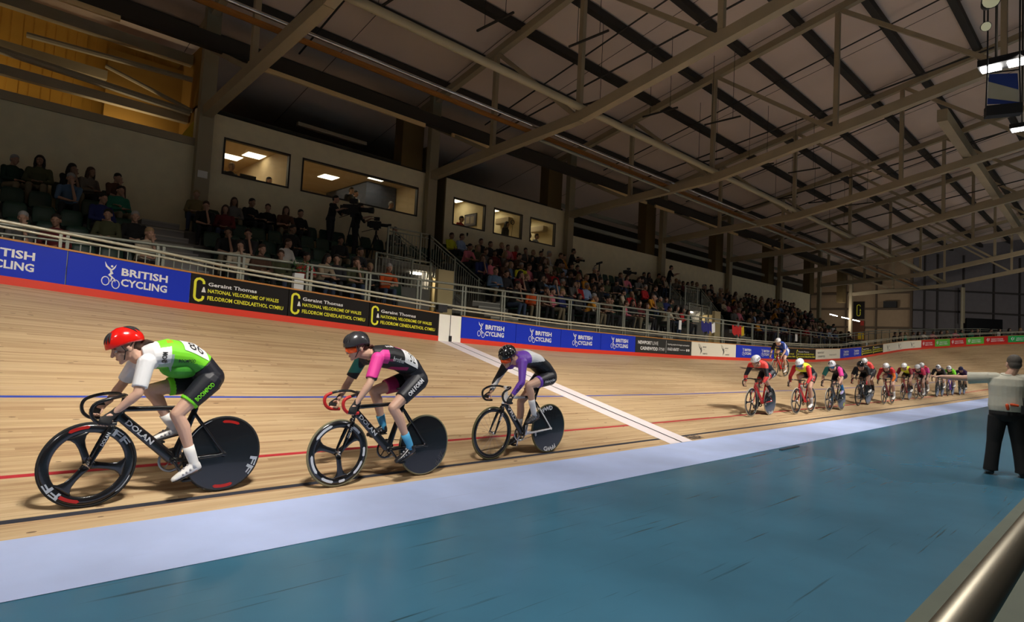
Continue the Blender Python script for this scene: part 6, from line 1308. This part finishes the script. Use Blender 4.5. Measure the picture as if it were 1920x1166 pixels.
# ================================================================ floodlights: housings, their beams and added fill light
def flood(x, y, i):
    z = {4: 7.95, 5: 9.1}.get(i, 7.6); t = empty('floodlight', (x, y, z), label='row of bright floodlight heads hung under the roof over the infield', cat='floodlight', group='floodlights over the infield')
    if i == 4: t['label'] = 'large floodlight bank at the top right corner with a blue and cream banner below'; del t['group']
    q = (lambda a: (a[1], a[0], a[2])) if i in (4, 5) else (lambda a: a)
    bx = lambda b, lo, hi: b.box(*[tuple(f_(p) for p in zip(q(lo), q(hi))) for f_ in (min, max)])
    b = MB(); bx(b, (-.9, -.2, .10), (.9, .2, .24)); b.build('housing', M_BLACK, t)
    for k in range(4):
        b = MB(); bx(b, (-.86+.46*k, -.13, .055), (-.52+.46*k, .13, .10)); b.build('lamp', mat('floodlight_lens', (1, .97, .92, 1), .5, emit=30), t)
    b = MB()
    for u_ in (-.6, .6): p_ = q((u_, 0, 0)); b.tube([(p_[0], p_[1], .24), (p_[0], p_[1], top_z(y+p_[1])-z)], .025, 8)
    b.build('hanger', M_PURLIN, t)
    area_light('track_beam', (0, .05, .04), (0, 7.6, -7.6), 1.7, .4, FLOOD_P*(1 if i < 4 else .8 if i < 6 else .6), (1, .93, .84), 66, t); area_light('infield_beam', (0, -.05, .04), (0, 1.6, -7.6), 1.7, .4, FLOOD_Q*(1 if i < 8 else 2.2), (1, .96, .90), 125 if i < 8 else 176, t)
    area_light('ceiling_fill', (0, 0, .27), (0, .6, 4), 1.6, .4, (48, 48, 48, 30)[i] if i < 4 else 17, (1, .86, .72), 172, t)  # added upward fill that lifts the ceiling and stand wall
for i, (x, y) in enumerate(FLOODS): flood(x, y, i)
area_light('wall_beam', (51, 0, 7.5), (68, 15, 6), 1.5, .4, 120, (1, .92, .82), 130); area_light('wall_beam', (59, -6, 7.5), (76, 5, 6), 1.5, .4, 120, (1, .93, .86), 130)  # fill lights without lamps of their own, added to brighten the end walls
vb = empty('hanging_banner', (14.7, 1.84, 6.70), radians(-70), label='blue and cream banner hung in a black frame below the floodlight bank', cat='banner')
b = MB(); b.add([(-.25, 0, .0), (.25, 0, -.05), (.22, 0, .55), (-.22, 0, .6)], [(0, 1, 2, 3)]); b.build('cloth', mat('blue_banner_cloth', (.03, .07, .34, 1), .7), vb)
b = MB(); b.add([(-.25, -.01, .12), (.24, -.01, -.02), (.24, -.01, .22), (-.24, -.01, .45)], [(0, 1, 2, 3)]); b.build('cream_band', mat('cream_band', (.60, .58, .44, 1), .7), vb)
b = MB(); b.box((-.28, -.1, -.26), (.28, .1, -.06)); b.tube([(-.27, 0, -.15), (-.25, 0, .65), (-.25, 0, 7.5)], .014, 8); b.tube([(.27, 0, -.15), (.25, 0, .65), (.25, 0, 7.5)], .014, 8); b.bar((-.26, 0, .62), (.26, 0, .62), .02, .02); b.build('frame', M_BLACK, vb)

for (x, y, z, k, l) in ((13.9, 2.0, 8.35, 1.0, 'dim spotlight with a pale lens at the top edge near the right corner'), (14.3, 2.1, 8.12, .6, 'smaller spotlight just below the one at the top edge of the photo')):
    t = empty('spotlight', (x, y, z), radians(200), label=l, cat='spotlight')
    b = MB(); b.tube([(0, 0, 0), (.16*k, 0, -.03), (.34*k, 0, -.08)], [.09*k, .12*k, .15*k], 14); b.build('housing', M_BLACK, t, True)
    b = MB(); b.tube([(.335*k, 0, -.08), (.345*k, 0, -.083)], [.135*k, .135*k], 14); b.build('lens', mat('spot_lens', srgb(200, 196, 160), .4, emit=.35), t)
    b = MB(); b.tube([(.1*k, 0, .06), (.1*k, 0, top_z(y)-z)], .015, 6); b.build('hanger', M_PURLIN, t)
